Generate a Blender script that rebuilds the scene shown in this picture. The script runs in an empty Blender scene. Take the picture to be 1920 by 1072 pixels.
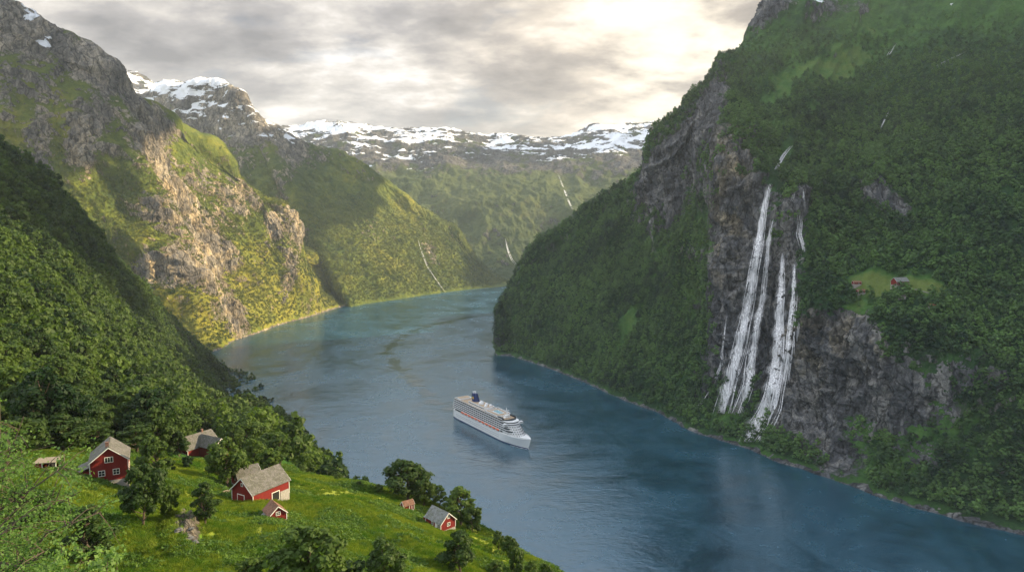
import bpy, bmesh, math, random
import numpy as np
from mathutils import Vector, Matrix
from mathutils.bvhtree import BVHTree

scene = bpy.context.scene
R = math.radians
rng = np.random.default_rng(7)
random.seed(7)

# ------------------------------------------------------------------ camera
CAMZ, F, PITCH = 400.0, 1280.0, math.atan(116 / 1280)
cam_d = bpy.data.cameras.new('camera')
cam_d.sensor_width = 36
cam_d.lens = 24
cam_d.clip_start = 1
cam_d.clip_end = 60000
cam = bpy.data.objects.new('camera', cam_d)
scene.collection.objects.link(cam)
cam.location = (0, 0, CAMZ)
cam.rotation_euler = (R(90) - PITCH, 0, 0)
scene.camera = cam

# ------------------------------------------------------------------ light
SUN_AZ, SUN_EL = R(76), R(25)          # azimuth to the right of the view direction
sun_d = bpy.data.lights.new('sun', 'SUN')
sun_d.energy = 5.0
sun_d.angle = R(0.5)
sun_d.color = (1.0, 0.80, 0.50)
sun = bpy.data.objects.new('sun', sun_d)
scene.collection.objects.link(sun)
sd = Vector((math.sin(SUN_AZ) * math.cos(SUN_EL), math.cos(SUN_AZ) * math.cos(SUN_EL), math.sin(SUN_EL)))
sun.rotation_euler = sd.to_track_quat('Z', 'Y').to_euler()
scene.view_settings.view_transform = 'Standard'
scene.view_settings.look = 'None'
scene.view_settings.exposure = 1.15
scene.view_settings.gamma = 1.0
scene.cycles.volume_bounces = 1
scene.cycles.max_bounces = 6
scene.cycles.diffuse_bounces = 3
scene.cycles.transparent_max_bounces = 12
scene.cycles.sample_clamp_indirect = 4


class NT:
    """small helper around a node tree"""
    def __init__(s, tree):
        s.t = tree
        tree.nodes.clear()

    def n(s, typ, **kw):
        nd = s.t.nodes.new(typ)
        for k, v in kw.items():
            if k in ('i', 'o'):
                continue
            setattr(nd, k, v)
        for k, v in kw.get('i', {}).items():
            s.set(nd.inputs[k], v)
        return nd

    def set(s, sock, v):
        if isinstance(v, bpy.types.NodeSocket):
            s.t.links.new(v, sock)
        elif isinstance(v, bpy.types.Node):
            s.t.links.new(v.outputs[0], sock)
        else:
            if isinstance(v, tuple) and len(v) == 3 and sock.type == 'RGBA':
                v = v + (1,)
            sock.default_value = v

    def math(s, op, a, b=0.0, c=0.0, clamp=False):
        nd = s.t.nodes.new('ShaderNodeMath')
        nd.operation = op
        nd.use_clamp = clamp
        s.set(nd.inputs[0], a); s.set(nd.inputs[1], b); s.set(nd.inputs[2], c)
        return nd.outputs[0]

    def mix(s, f, a, b, mode='MIX'):
        nd = s.t.nodes.new('ShaderNodeMix')
        nd.data_type = 'RGBA'
        nd.blend_type = mode
        s.set(nd.inputs[0], f); s.set(nd.inputs[6], a); s.set(nd.inputs[7], b)
        return nd.outputs[2]

    def ss(s, v, a, b, lo=0.0, hi=1.0):
        nd = s.t.nodes.new('ShaderNodeMapRange')
        nd.interpolation_type = 'SMOOTHSTEP'
        s.set(nd.inputs[0], v)
        nd.inputs[1].default_value = a; nd.inputs[2].default_value = b
        nd.inputs[3].default_value = lo; nd.inputs[4].default_value = hi
        return nd.outputs[0]

    def vmul(s, v, k):
        nd = s.t.nodes.new('ShaderNodeVectorMath')
        nd.operation = 'MULTIPLY'
        s.set(nd.inputs[0], v); s.set(nd.inputs[1], k)
        return nd.outputs[0]

    def noise(s, v, scale, detail=6, rough=0.55, dist=0.0):
        nd = s.t.nodes.new('ShaderNodeTexNoise')
        s.set(nd.inputs['Vector'], v)
        nd.inputs['Scale'].default_value = scale
        nd.inputs['Detail'].default_value = detail
        nd.inputs['Roughness'].default_value = rough
        nd.inputs['Distortion'].default_value = dist
        return nd.outputs[0]

    def ramp(s, f, stops):
        nd = s.t.nodes.new('ShaderNodeValToRGB')
        cr = nd.color_ramp
        while len(cr.elements) < len(stops):
            cr.elements.new(0.5)
        for e, (p, c) in zip(cr.elements, stops):
            e.position = p
            e.color = tuple(c) + (1,)
        s.set(nd.inputs[0], f)
        return nd.outputs[0]


# ------------------------------------------------------------------ sky
world = bpy.data.worlds.new('World')
scene.world = world
world.use_nodes = True
w = NT(world.node_tree)
sky = w.n('ShaderNodeTexSky', sky_type='NISHITA')
sky.sun_disc = False
sky.sun_elevation = SUN_EL
sky.sun_rotation = SUN_AZ
skyc = w.vmul(sky.outputs[0], (0.10, 0.10, 0.105))
tc = w.n('ShaderNodeTexCoord')
sx = w.n('ShaderNodeSeparateXYZ', i={0: tc.outputs['Generated']})
zc = w.math('ADD', w.math('MAXIMUM', sx.outputs[2], 0.0), 0.26)
cv = w.n('ShaderNodeCombineXYZ', i={0: w.math('DIVIDE', sx.outputs[0], zc), 1: w.math('DIVIDE', sx.outputs[1], zc), 2: 0.0})
cvs = w.vmul(cv, (1.0, 1.25, 1.0))
n1 = w.noise(cvs, 1.9, 9, 0.55, 0.15)
n2 = w.noise(w.n('ShaderNodeVectorMath', operation='ADD', i={0: cvs, 1: (3.1, 7.7, 1.0)}), 1.75, 9, 0.55, 0.15)
n3 = w.noise(w.n('ShaderNodeVectorMath', operation='ADD', i={0: cvs, 1: (9.1, 2.7, 4.0)}), 5.5, 6, 0.58, 0.1)
cover = w.math('ADD', w.math('MULTIPLY', w.ss(n1, 0.33, 0.43), 0.35), 0.65)
dens = w.math('ADD', w.math('MULTIPLY', n2, 0.65), w.math('MULTIPLY', n3, 0.35))
ccol = w.ramp(dens, [(0.40, (1.25, 1.20, 1.12)), (0.47, (0.86, 0.81, 0.74)), (0.54, (0.57, 0.545, 0.525)), (0.64, (0.36, 0.35, 0.35))])
# the gap in the clouds that the sun shines through
gd = Vector((math.sin(R(15.5)) * math.cos(R(13)), math.cos(R(15.5)) * math.cos(R(13)), math.sin(R(13))))
dt = w.n('ShaderNodeVectorMath', operation='DOT_PRODUCT', i={0: tc.outputs['Generated'], 1: tuple(gd)})
glow = w.ss(dt.outputs['Value'], 0.90, 1.0)
glow2 = w.math('MULTIPLY', w.ss(dt.outputs['Value'], 0.985, 1.0), w.ss(dens, 0.56, 0.42))
thin = w.math('SUBTRACT', cover, w.math('MULTIPLY', glow2, 0.1), clamp=True)
c2 = w.mix(thin, skyc, ccol)
hz = w.ss(sx.outputs[2], 0.0, 0.22, 1.0, 0.0)
c3 = w.mix(w.math('MULTIPLY', hz, 0.45), c2, (0.80, 0.74, 0.65))
c4 = w.mix(w.math('MULTIPLY', glow, 0.45), c3, (1.25, 1.08, 0.82), 'MULTIPLY')
c5 = w.mix(w.math('MULTIPLY', glow2, 0.6), c4, (1.6, 1.45, 1.15))
up = w.ss(sx.outputs[2], 0.28, 0.52)
# bright patch added to the unseen sky opposite the sun, keys the right mountain
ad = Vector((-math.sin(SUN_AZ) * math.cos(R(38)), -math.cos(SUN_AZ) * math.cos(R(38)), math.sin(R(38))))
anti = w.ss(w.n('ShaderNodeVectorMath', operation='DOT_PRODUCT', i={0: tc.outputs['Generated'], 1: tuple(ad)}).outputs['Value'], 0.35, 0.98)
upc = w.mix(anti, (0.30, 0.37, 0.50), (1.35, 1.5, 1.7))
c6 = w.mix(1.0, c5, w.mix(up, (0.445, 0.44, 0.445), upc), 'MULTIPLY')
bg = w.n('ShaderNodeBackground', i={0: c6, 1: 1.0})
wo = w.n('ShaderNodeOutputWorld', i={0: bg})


# ------------------------------------------------------------------ helpers
def P(px, py, Y):
    cx = (px - 960) / F
    cy = (536 - py) / F
    dy = math.cos(PITCH) + cy * math.sin(PITCH)
    dz = -math.sin(PITCH) + cy * math.cos(PITCH)
    t = Y / dy
    return (cx * t, Y, CAMZ + dz * t)


def raydir(px, py):
    cx = (px - 960) / F
    cy = (536 - py) / F
    return Vector((cx, math.cos(PITCH) + cy * math.sin(PITCH), -math.sin(PITCH) + cy * math.cos(PITCH))).normalized()


def W(px, py, z=0.0):
    d = raydir(px, py)
    t = (z - CAMZ) / d.z
    return (d.x * t, d.y * t, z)


def to_px(v):
    """world points -> pixels of the 1920 wide photograph"""
    x, y, z = v[..., 0], v[..., 1], v[..., 2] - CAMZ
    c, s_ = math.cos(PITCH), math.sin(PITCH)
    fw = y * c - z * s_
    up = y * s_ + z * c
    fw = np.maximum(fw, 1.0)
    return 960 + F * x / fw, 536 - F * up / fw


def tag(o, label=None, cat=None, group=None, kind=None):
    if label: o['label'] = label
    if cat: o['category'] = cat
    if group: o['group'] = group
    if kind: o['kind'] = kind
    return o


def empty(name, loc=(0, 0, 0), rz=0.0, label=None, cat=None, group=None):
    o = bpy.data.objects.new(name, None)
    scene.collection.objects.link(o)
    o.location = loc
    o.rotation_euler = (0, 0, rz)
    o.empty_display_size = 1
    return tag(o, label, cat, group)


def np_mesh(name, verts, faces, smooth=True, attrs=None, mat_idx=None):
    me = bpy.data.meshes.new(name)
    n = len(verts); k = faces.shape[1]
    me.vertices.add(n)
    me.vertices.foreach_set('co', np.ascontiguousarray(verts, dtype=np.float32).ravel())
    me.loops.add(faces.size)
    me.loops.foreach_set('vertex_index', np.ascontiguousarray(faces, dtype=np.int32).ravel())
    me.polygons.add(len(faces))
    me.polygons.foreach_set('loop_start', np.arange(0, faces.size, k, dtype=np.int32))
    me.polygons.foreach_set('use_smooth', np.full(len(faces), smooth))
    if attrs:
        for a, v in attrs.items():
            at = me.attributes.new(a, 'FLOAT', 'POINT')
            at.data.foreach_set('value', np.ascontiguousarray(v, dtype=np.float32).ravel())
    me.update()
    me.validate()
    return me


def link(name, me, mat=None, parent=None):
    o = bpy.data.objects.new(name, me)
    scene.collection.objects.link(o)
    if mat is not None and len(me.materials) == 0:
        me.materials.append(mat)
    if parent is not None:
        o.parent = parent
    return o


_g = rng.standard_normal((256, 3)).astype(np.float32)
_g /= np.linalg.norm(_g, axis=1, keepdims=True)
_p = rng.permutation(256)
_p = np.concatenate([_p, _p]).astype(np.int32)


def gnoise(p):
    p = np.asarray(p, dtype=np.float32)
    i = np.floor(p).astype(np.int32)
    f = p - i
    i &= 255
    u = f * f * f * (f * (f * 6 - 15) + 10)
    out = 0
    for dx in (0, 1):
        wx = u[:, 0] if dx else 1 - u[:, 0]
        ax = _p[(i[:, 0] + dx) & 255]
        for dy in (0, 1):
            wy = u[:, 1] if dy else 1 - u[:, 1]
            ay = _p[ax + ((i[:, 1] + dy) & 255)]
            for dz in (0, 1):
                wz = u[:, 2] if dz else 1 - u[:, 2]
                g = _g[_p[ay + ((i[:, 2] + dz) & 255)]]
                d = g[:, 0] * (f[:, 0] - dx) + g[:, 1] * (f[:, 1] - dy) + g[:, 2] * (f[:, 2] - dz)
                out = out + wx * wy * wz * d
    return out * 1.6


def fbm(p, wl, octv=5, rough=0.5, ridged=False, seed=0.0):
    p = np.asarray(p, dtype=np.float32) / wl + seed
    a, s, tot = 1.0, 0.0, 0.0
    for k in range(octv):
        n = gnoise(p)
        if ridged:
            n = 1 - 2 * np.abs(n) * 1.3
        s = s + a * n
        tot += a
        a *= rough
        p = p * 2.03 + 17.3
    return s / tot


def catmull(C, m):
    """C: (k, ..., d) control points -> sampled at m values along axis 0"""
    k = len(C)
    t = np.asarray(m)
    i = np.clip(np.floor(t).astype(int), 0, k - 2)
    f = (t - i).reshape((-1,) + (1,) * (C.ndim - 1))
    p0 = C[np.clip(i - 1, 0, k - 1)]; p1 = C[i]; p2 = C[i + 1]; p3 = C[np.clip(i + 2, 0, k - 1)]
    # tension a bit tighter than Catmull-Rom to avoid overshoot
    m1 = (p2 - p0) * 0.42; m2 = (p3 - p1) * 0.42
    f2, f3 = f * f, f * f * f
    return (2 * f3 - 3 * f2 + 1) * p1 + (f3 - 2 * f2 + f) * m1 + (-2 * f3 + 3 * f2) * p2 + (f3 - f2) * m2


def ss(x, a, b):
    t = np.clip((x - a) / (b - a), 0, 1)
    return t * t * (3 - 2 * t)


def blobs(px, py, lst):
    """soft elliptical patches (cx, cy, rx, ry, angle_deg, strength) laid on the surface once, when it is built"""
    out = np.zeros_like(px)
    for cx, cy, rx, ry, an, st in lst:
        c, s_ = math.cos(R(an)), math.sin(R(an))
        dx, dy = px - cx, py - cy
        a = (dx * c + dy * s_) / rx
        b = (-dx * s_ + dy * c) / ry
        out = out + st * np.exp(-(a * a + b * b) ** 1.5)
    return out


def grid_normals(V):
    du = np.gradient(V, axis=0); dv = np.gradient(V, axis=1)
    n = np.cross(du, dv)
    n /= np.maximum(np.linalg.norm(n, axis=2, keepdims=True), 1e-6)
    return n


SHEETS = {}


def loft(name, cols, nu, nv, disp, masks, flip=False, mat=None):
    C = np.array(cols, dtype=np.float64)             # (cols, rows, 3)
    V = catmull(C, np.linspace(0, C.shape[0] - 1, nu))
    V = catmull(V.transpose(1, 0, 2), np.linspace(0, C.shape[1] - 1, nv)).transpose(1, 0, 2)
    N = grid_normals(V)
    if flip:
        N = -N
    px, py = to_px(V)
    V2 = disp(V, N, px, py)
    N2 = grid_normals(V2)
    if flip:
        N2 = -N2
    at = masks(V2, N2, px, py)
    idx = np.arange(nu * nv).reshape(nu, nv)
    a, b, c, d = idx[:-1, :-1], idx[1:, :-1], idx[1:, 1:], idx[:-1, 1:]
    fc = np.stack([a, b, c, d] if not flip else [a, d, c, b], axis=-1).reshape(-1, 4)
    me = np_mesh(name, V2.reshape(-1, 3), fc, True, {k: v for k, v in at.items() if k[0] != '_'})
    o = link(name, me, mat)
    tag(o, kind='structure')
    SHEETS[name] = dict(V=V2, N=N2, at=at, px=px, py=py, obj=o)
    return o


def flat(a):
    return a.reshape(-1, 3)


# ------------------------------------------------------------------ materials
def new_mat(name):
    m = bpy.data.materials.new(name)
    m.use_nodes = True
    return m, NT(m.node_tree)


def simple_mat(name, col, rough=0.7, metal=0.0, vary=0.12, scale=3.0, bump=0.0, spec=0.4):
    m, t = new_mat(name)
    tcn = t.n('ShaderNodeTexCoord')
    nz = t.noise(tcn.outputs['Object'], scale, 5, 0.6)
    k = t.math('ADD', t.math('MULTIPLY', nz, 2 * vary), 1 - vary)
    colr = t.mix(1.0, col, t.n('ShaderNodeCombineXYZ', i={0: k, 1: k, 2: k}).outputs[0], 'MULTIPLY')
    b = t.n('ShaderNodeBsdfPrincipled', i={'Base Color': colr, 'Roughness': rough, 'Metallic': metal, 'Specular IOR Level': spec})
    if bump:
        t.set(b.inputs['Normal'], t.n('ShaderNodeBump', i={'Strength': 0.6, 'Distance': bump, 'Height': nz}))
    t.n('ShaderNodeOutputMaterial', i={0: b})
    return m


def terrain_mat(name, far=1.0, grass=((0.022, 0.045, 0.010), (0.055, 0.095, 0.018), (0.12, 0.135, 0.028)),
                rockc=((0.045, 0.045, 0.05), (0.15, 0.145, 0.14), (0.30, 0.26, 0.20)), hatch=40.0):
    """grass / shrubs / rock / snow, steered by vertex masks, with the fine detail from noise"""
    m, t = new_mat(name)
    geo = t.n('ShaderNodeNewGeometry')
    pos = geo.outputs['Position']
    A = lambda a: t.n('ShaderNodeAttribute', attribute_name=a).outputs['Fac']
    nA = t.noise(pos, 1 / (220 * far), 7, 0.6)
    nB = t.noise(pos, 1 / (28 * far), 6, 0.65)
    nC = t.noise(pos, 1 / (6 * far), 4, 0.65)
    vstr = t.noise(t.vmul(pos, (1.0, 1.0, 0.38)), 1 / (20 * far), 9, 0.74, 0.5)
    vbig = t.noise(t.vmul(pos, (1.0, 1.0, 0.4)), 1 / (70 * far), 6, 0.6, 0.5)
    lush = t.math('ADD', A('lush'), t.math('MULTIPLY', t.math('SUBTRACT', nB, 0.5), 0.9))
    lush = t.math('ADD', lush, t.math('MULTIPLY', t.math('SUBTRACT', nA, 0.5), 0.8))
    lush = t.math('ADD', lush, t.math('MULTIPLY', t.math('SUBTRACT', nC, 0.5), 0.5))
    gcol = t.ramp(lush, [(0.15, grass[0]), (0.5, grass[1]), (0.9, grass[2])])
    rk = t.math('ADD', t.math('MULTIPLY', vstr, 0.55), t.math('MULTIPLY', vbig, 0.45))
    rcol = t.ramp(rk, [(0.36, rockc[0]), (0.5, rockc[1]), (0.64, rockc[2])])
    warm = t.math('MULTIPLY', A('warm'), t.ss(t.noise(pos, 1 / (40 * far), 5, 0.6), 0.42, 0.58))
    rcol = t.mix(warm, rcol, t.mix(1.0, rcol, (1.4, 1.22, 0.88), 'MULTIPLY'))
    rf = t.math('ADD', A('rock'), t.math('MULTIPLY', t.math('SUBTRACT', t.math('ADD', t.math('MULTIPLY', vstr, 0.5), t.math('MULTIPLY', nB, 0.5)), 0.5), 1.5))
    rf = t.ss(rf, 0.42, 0.58)
    wob = t.n('ShaderNodeVectorMath', operation='ADD', i={0: t.vmul(pos, (1, 1, .4)), 1: t.vmul(t.n('ShaderNodeTexNoise', i={'Vector': pos, 'Scale': 1 / (18 * far), 'Detail': 4.0}).outputs[1], (24 * far, 24 * far, 24 * far))})
    cr1 = t.ss(t.n('ShaderNodeTexVoronoi', feature='DISTANCE_TO_EDGE', i={'Vector': wob, 'Scale': 1 / (24 * far)}).outputs[0], 0.0, 0.10)
    cr2 = t.ss(t.n('ShaderNodeTexVoronoi', feature='DISTANCE_TO_EDGE', i={'Vector': wob, 'Scale': 1 / (8 * far)}).outputs[0], 0.0, 0.16)
    ck = t.math('MULTIPLY', t.math('ADD', t.math('MULTIPLY', cr1, .62), .38), t.math('ADD', t.math('MULTIPLY', cr2, .35), .65))
    rcol = t.mix(1.0, rcol, t.n('ShaderNodeCombineXYZ', i={0: ck, 1: ck, 2: ck}).outputs[0], 'MULTIPLY')
    base = t.mix(rf, gcol, rcol)
    sf = t.math('ADD', A('snow'), t.math('MULTIPLY', t.math('SUBTRACT', t.noise(t.vmul(pos, (.7, 1, 1.8)), 1 / (60 * far), 6, 0.62, 0.6), 0.5), 1.75))
    sf = t.ss(sf, 0.49, 0.53)
    base = t.mix(sf, base, (0.82, 0.84, 0.88))
    hgt = t.math('ADD', t.math('MULTIPLY', vstr, 7.0 * far), t.math('MULTIPLY', t.math('ADD', t.math('MULTIPLY', nB, 1.2), nC), 2.0 * far))
    hgt = t.math('ADD', hgt, t.math('MULTIPLY', ck, t.math('MULTIPLY', rf, 3.5 * far)))
    hgt = t.math('MULTIPLY', hgt, t.math('SUBTRACT', 1.0, t.math('MULTIPLY', sf, 0.85)))
    bmp = t.n('ShaderNodeBump', i={'Strength': 0.85, 'Distance': 1.0, 'Height': hgt})
    b = t.n('ShaderNodeBsdfPrincipled', i={'Base Color': base, 'Roughness': 0.85, 'Specular IOR Level': 0.15, 'Normal': bmp})
    t.n('ShaderNodeOutputMaterial', i={0: b})
    return m


def leaf_mat(name, c0, c1, rough=0.6, trans=0.35, patch=1 / 130):
    m, t = new_mat(name)
    oi = t.n('ShaderNodeObjectInfo')
    at = t.n('ShaderNodeAttribute', attribute_name='lv').outputs['Fac']
    ln = t.noise(t.n('ShaderNodeNewGeometry').outputs['Position'], patch, 3, 0.55)
    f = t.math('ADD', t.math('MULTIPLY', oi.outputs['Random'], 0.75), t.math('MULTIPLY', at, 0.25))
    f = t.math('ADD', f, t.math('MULTIPLY', t.math('SUBTRACT', ln, 0.46), 2.2), clamp=True)
    col = t.mix(f, c0, c1)
    d = t.n('ShaderNodeBsdfPrincipled', i={'Base Color': col, 'Roughness': rough, 'Specular IOR Level': 0.25})
    tr = t.n('ShaderNodeBsdfTranslucent', i={0: t.mix(1.0, col, (1.5, 1.6, 0.6), 'MULTIPLY')})
    mx = t.n('ShaderNodeMixShader', i={0: trans, 1: d, 2: tr})
    t.n('ShaderNodeOutputMaterial', i={0: mx})
    return m


M_LEAF = {
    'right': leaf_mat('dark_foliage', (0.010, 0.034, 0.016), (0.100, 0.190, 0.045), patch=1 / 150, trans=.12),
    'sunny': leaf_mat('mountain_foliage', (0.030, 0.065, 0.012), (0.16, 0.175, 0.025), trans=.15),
    'near': leaf_mat('broadleaf_foliage', (0.011, 0.034, 0.008), (0.078, 0.130, 0.018), patch=1 / 60),
    'bright': leaf_mat('light_foliage', (0.04, 0.10, 0.018), (0.24, 0.36, 0.11), trans=0.45),
}
M_BARK = simple_mat('bark', (0.075, 0.055, 0.04), 0.9, scale=4, bump=0.05, vary=0.4)

# ------------------------------------------------------------------ water
wm, t = new_mat('fjord_water')
pos = t.n('ShaderNodeNewGeometry').outputs['Position']
st = t.noise(t.vmul(pos, (1.0, 0.8, 1.0)), 1 / 330, 7, 0.62, 1.8)      # wind streaks
st2 = t.noise(t.vmul(pos, (1.0, 0.9, 1.0)), 1 / 70, 6, 0.68, 1.2)
# old wake of the ship: a calm band that bends up the fjord
wk = [W(905, 590), W(850, 600), W(790, 615), W(742, 637), W(722, 660), W(748, 690), W(800, 735), W(858, 778)]
dmin = None
jit = t.math('MULTIPLY', t.math('SUBTRACT', t.noise(pos, 1 / 45, 5, 0.65), 0.5), 170.0)
sp = t.n('ShaderNodeSeparateXYZ', i={0: pos})
for a_, b_ in zip(wk[:-1], wk[1:]):
    vx, vy = b_[0] - a_[0], b_[1] - a_[1]; l2 = vx * vx + vy * vy
    rx = t.math('SUBTRACT', sp.outputs[0], a_[0]); ry = t.math('SUBTRACT', sp.outputs[1], a_[1])
    tt = t.math('DIVIDE', t.math('ADD', t.math('MULTIPLY', rx, vx), t.math('MULTIPLY', ry, vy)), l2, clamp=True)
    ex = t.math('SUBTRACT', rx, t.math('MULTIPLY', tt, vx)); ey = t.math('SUBTRACT', ry, t.math('MULTIPLY', tt, vy))
    dd = t.math('SQRT', t.math('ADD', t.math('MULTIPLY', ex, ex), t.math('MULTIPLY', ey, ey)))
    dmin = dd if dmin is None else t.math('MINIMUM', dmin, dd)
wake = t.ss(t.math('ADD', dmin, jit), 0, 26, 0.16, 0.0)
wake = t.math('MULTIPLY', wake, t.ss(sp.outputs[1], 1150, 1500))
wind = t.ss(t.math('SUBTRACT', t.math('ADD', t.math('MULTIPLY', st, 0.6), t.math('MULTIPLY', st2, 0.4)), wake), 0.30, 0.60)
w1 = t.noise(t.vmul(pos, (0.8, 1.3, 1)), 1 / 7.0, 4, 0.6, 0.3)
w2 = t.noise(t.vmul(pos, (0.7, 1.4, 1)), 1 / 30.0, 4, 0.6, 0.3)
amp = t.math('ADD', t.math('MULTIPLY', wind, 0.45), 0.30)
h = t.math('MULTIPLY', t.math('ADD', t.math('MULTIPLY', w1, 1.5), t.math('MULTIPLY', w2, 3.0)), amp)
bmp = t.n('ShaderNodeBump', i={'Strength': 1.0, 'Distance': 0.42, 'Height': h})
wcol = t.mix(wind, (0.001, 0.022, 0.036), (0.010, 0.066, 0.108))
b = t.n('ShaderNodeBsdfPrincipled', i={'Base Color': wcol, 'Roughness': t.math('ADD', t.math('MULTIPLY', wind, 0.18), 0.10), 'IOR': 2.1, 'Specular IOR Level': 1.0, 'Specular Tint': (0.72, 0.89, 1.0), 'Normal': bmp})
t.n('ShaderNodeOutputMaterial', i={0: b})
xs = np.array([-9000, 12000]); ys = np.array([-3000, 14000])
water = link('fjord_water', np_mesh('fjord_water', np.array([(-9000, -3000, 0), (12000, -3000, 0), (12000, 14000, 0), (-9000, 14000, 0)]), np.array([[0, 1, 2, 3]])), wm)
tag(water, kind='structure')
seabed = link('fjord_bed', np_mesh('fjord_bed', np.array([(-9000, -3000, -40), (12000, -3000, -40), (12000, 14000, -40), (-9000, 14000, -40)]), np.array([[0, 1, 2, 3]])),
              simple_mat('bed_rock', (0.05, 0.06, 0.06)))
tag(seabed, kind='structure')

# ------------------------------------------------------------------ mountains
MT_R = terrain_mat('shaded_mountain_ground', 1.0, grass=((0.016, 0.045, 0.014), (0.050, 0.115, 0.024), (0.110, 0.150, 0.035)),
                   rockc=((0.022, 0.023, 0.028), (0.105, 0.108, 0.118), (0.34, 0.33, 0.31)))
MT_L = terrain_mat('sun_tinted_mountain_ground', 1.2, grass=((0.03, 0.055, 0.012), (0.10, 0.125, 0.018), (0.27, 0.24, 0.03)),
                   rockc=((0.06, 0.058, 0.06), (0.21, 0.19, 0.165), (0.56, 0.48, 0.36)))  # golden sunlight put into the colour: warm bright rock, yellow grass
MT_F = terrain_mat('far_mountain_ground', 2.6, grass=((0.035, 0.055, 0.018), (0.07, 0.09, 0.026), (0.13, 0.13, 0.045)),
                   rockc=((0.05, 0.05, 0.055), (0.11, 0.105, 0.105), (0.2, 0.18, 0.16)))


def with_foot_and_back(cols, back, foot=14.0, drop=((350, -120), (900, -500), (1500, -1600)), mid=True):
    out = []
    for c in cols:
        pts = []
        for p in c:
            if len(p) == 2:
                pts.append(W(*p))
            else:
                pts.append(P(*p))
        if mid:                                   # one more row half way up to the crest
            a, b_ = c[-2], c[-1]
            pts.insert(-1, P(a[0] * .5 + b_[0] * .5, a[1] * .55 + b_[1] * .45, a[2] * .5 + b_[2] * .5))
        s0 = np.array(pts[0]); d = s0[:2] - np.array(pts[2])[:2]
        d = d / max(np.linalg.norm(d), 1e-3)
        f0 = (s0[0] + d[0] * foot, s0[1] + d[1] * foot, -25.0)
        pts[0] = (s0[0], s0[1], max(s0[2], 0.5))
        top = np.array(pts[-1])
        b3 = [(top[0] + back[0] * k, top[1] + back[1] * k, max(top[2] + dz, -30)) for k, dz in drop]
        out.append([f0] + pts + b3)
    return out


# --- right mountain with the waterfall cliff
RC = [
    [(1010, 600, 2900), (1012, 585, 2910), (1014, 570, 2930), (1018, 550, 2960), (1024, 530, 2990), (1032, 512, 3030), (1042, 494, 3080)],
    [(930, 657), (931, 645, 2155), (932, 634, 2162), (933, 622, 2172), (935, 612, 2184), (936, 600, 2200), (940, 588, 2225)],
    [(965, 669), (962, 650, 2110), (958, 625, 2130), (956, 602, 2155), (956, 582, 2180), (958, 560, 2210), (964, 534, 2250)],
    [(1020, 687), (1018, 660, 1950), (1012, 630, 1990), (1008, 595, 2040), (1004, 560, 2100), (1002, 522, 2170), (1004, 484, 2240)],
    [(1090, 714), (1088, 680, 1780), (1082, 640, 1840), (1075, 590, 1920), (1068, 540, 2010), (1064, 482, 2110), (1064, 420, 2230)],
    [(1170, 750), (1168, 705, 1600), (1160, 650, 1680), (1150, 590, 1780), (1140, 520, 1900), (1134, 446, 2030), (1130, 374, 2180)],
    [(1235, 774), (1232, 725, 1500), (1226, 660, 1590), (1218, 590, 1700), (1210, 510, 1800), (1206, 420, 1890), (1204, 332, 2050)],
    [(1290, 805), (1288, 750, 1390), (1283, 680, 1470), (1275, 600, 1570), (1265, 500, 1690), (1250, 395, 1780), (1240, 250, 1850)],
    [(1340, 822), (1335, 770, 1320), (1328, 700, 1390), (1322, 610, 1470), (1318, 500, 1570), (1305, 380, 1660), (1300, 185, 1850)],
    [(1372, 832), (1362, 780, 1290), (1354, 700, 1340), (1349, 600, 1395), (1347, 450, 1430), (1350, 272, 1460), (1350, 122, 2000)],
    [(1410, 843), (1402, 780, 1270), (1397, 690, 1310), (1394, 580, 1345), (1392, 440, 1370), (1397, 290, 1400), (1405, 78, 2100)],
    [(1450, 862), (1448, 800, 1215), (1450, 700, 1285), (1452, 590, 1330), (1452, 470, 1350), (1457, 345, 1385), (1448, 0, 2150)],
    [(1500, 878), (1498, 810, 1165), (1500, 700, 1235), (1502, 590, 1265), (1505, 480, 1330), (1512, 350, 1415), (1500, -85, 2250)],
    [(1580, 905), (1575, 840, 1095), (1572, 730, 1140), (1575, 605, 1165), (1582, 515, 1260), (1588, 345, 1440), (1620, -140, 2350)],
    [(1690, 945), (1690, 870, 1015), (1690, 760, 1045), (1690, 630, 1070), (1690, 540, 1165), (1698, 340, 1390), (1720, -180, 2350)],
    [(1800, 975), (1800, 900, 950), (1800, 800, 982), (1800, 680, 1010), (1800, 555, 1110), (1805, 340, 1350), (1850, -220, 2280)],
    [(1920, 1003), (1920, 930, 905), (1920, 830, 930), (1920, 700, 970), (1920, 560, 1070), (1925, 330, 1320), (1990, -240, 2180)],
    [(2100, 1060), (2100, 980, 830), (2100, 860, 860), (2100, 720, 905), (2100, 565, 1000), (2110, 320, 1240), (2200, -220, 2000)],
    [(2500, 1200), (2500, 1100, 690), (2500, 950, 720), (2500, 780, 760), (2500, 560, 850), (2500, 250, 1050), (2600, -395, 1700)],  # out-of-view crests from here on, raised to keep sun off the near air
    [(3300, 1500), (3300, 1350, 510), (3300, 1150, 540), (3300, 930, 580), (3300, 600, 650), (3300, 180, 800), (3400, -645, 1300)],
    [(5000, 2500), (5000, 2300, 262), (5000, 2000, 280), (5000, 1650, 310), (5000, 1100, 400), (5000, 300, 560), (5000, -1310, 800)],
]
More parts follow.
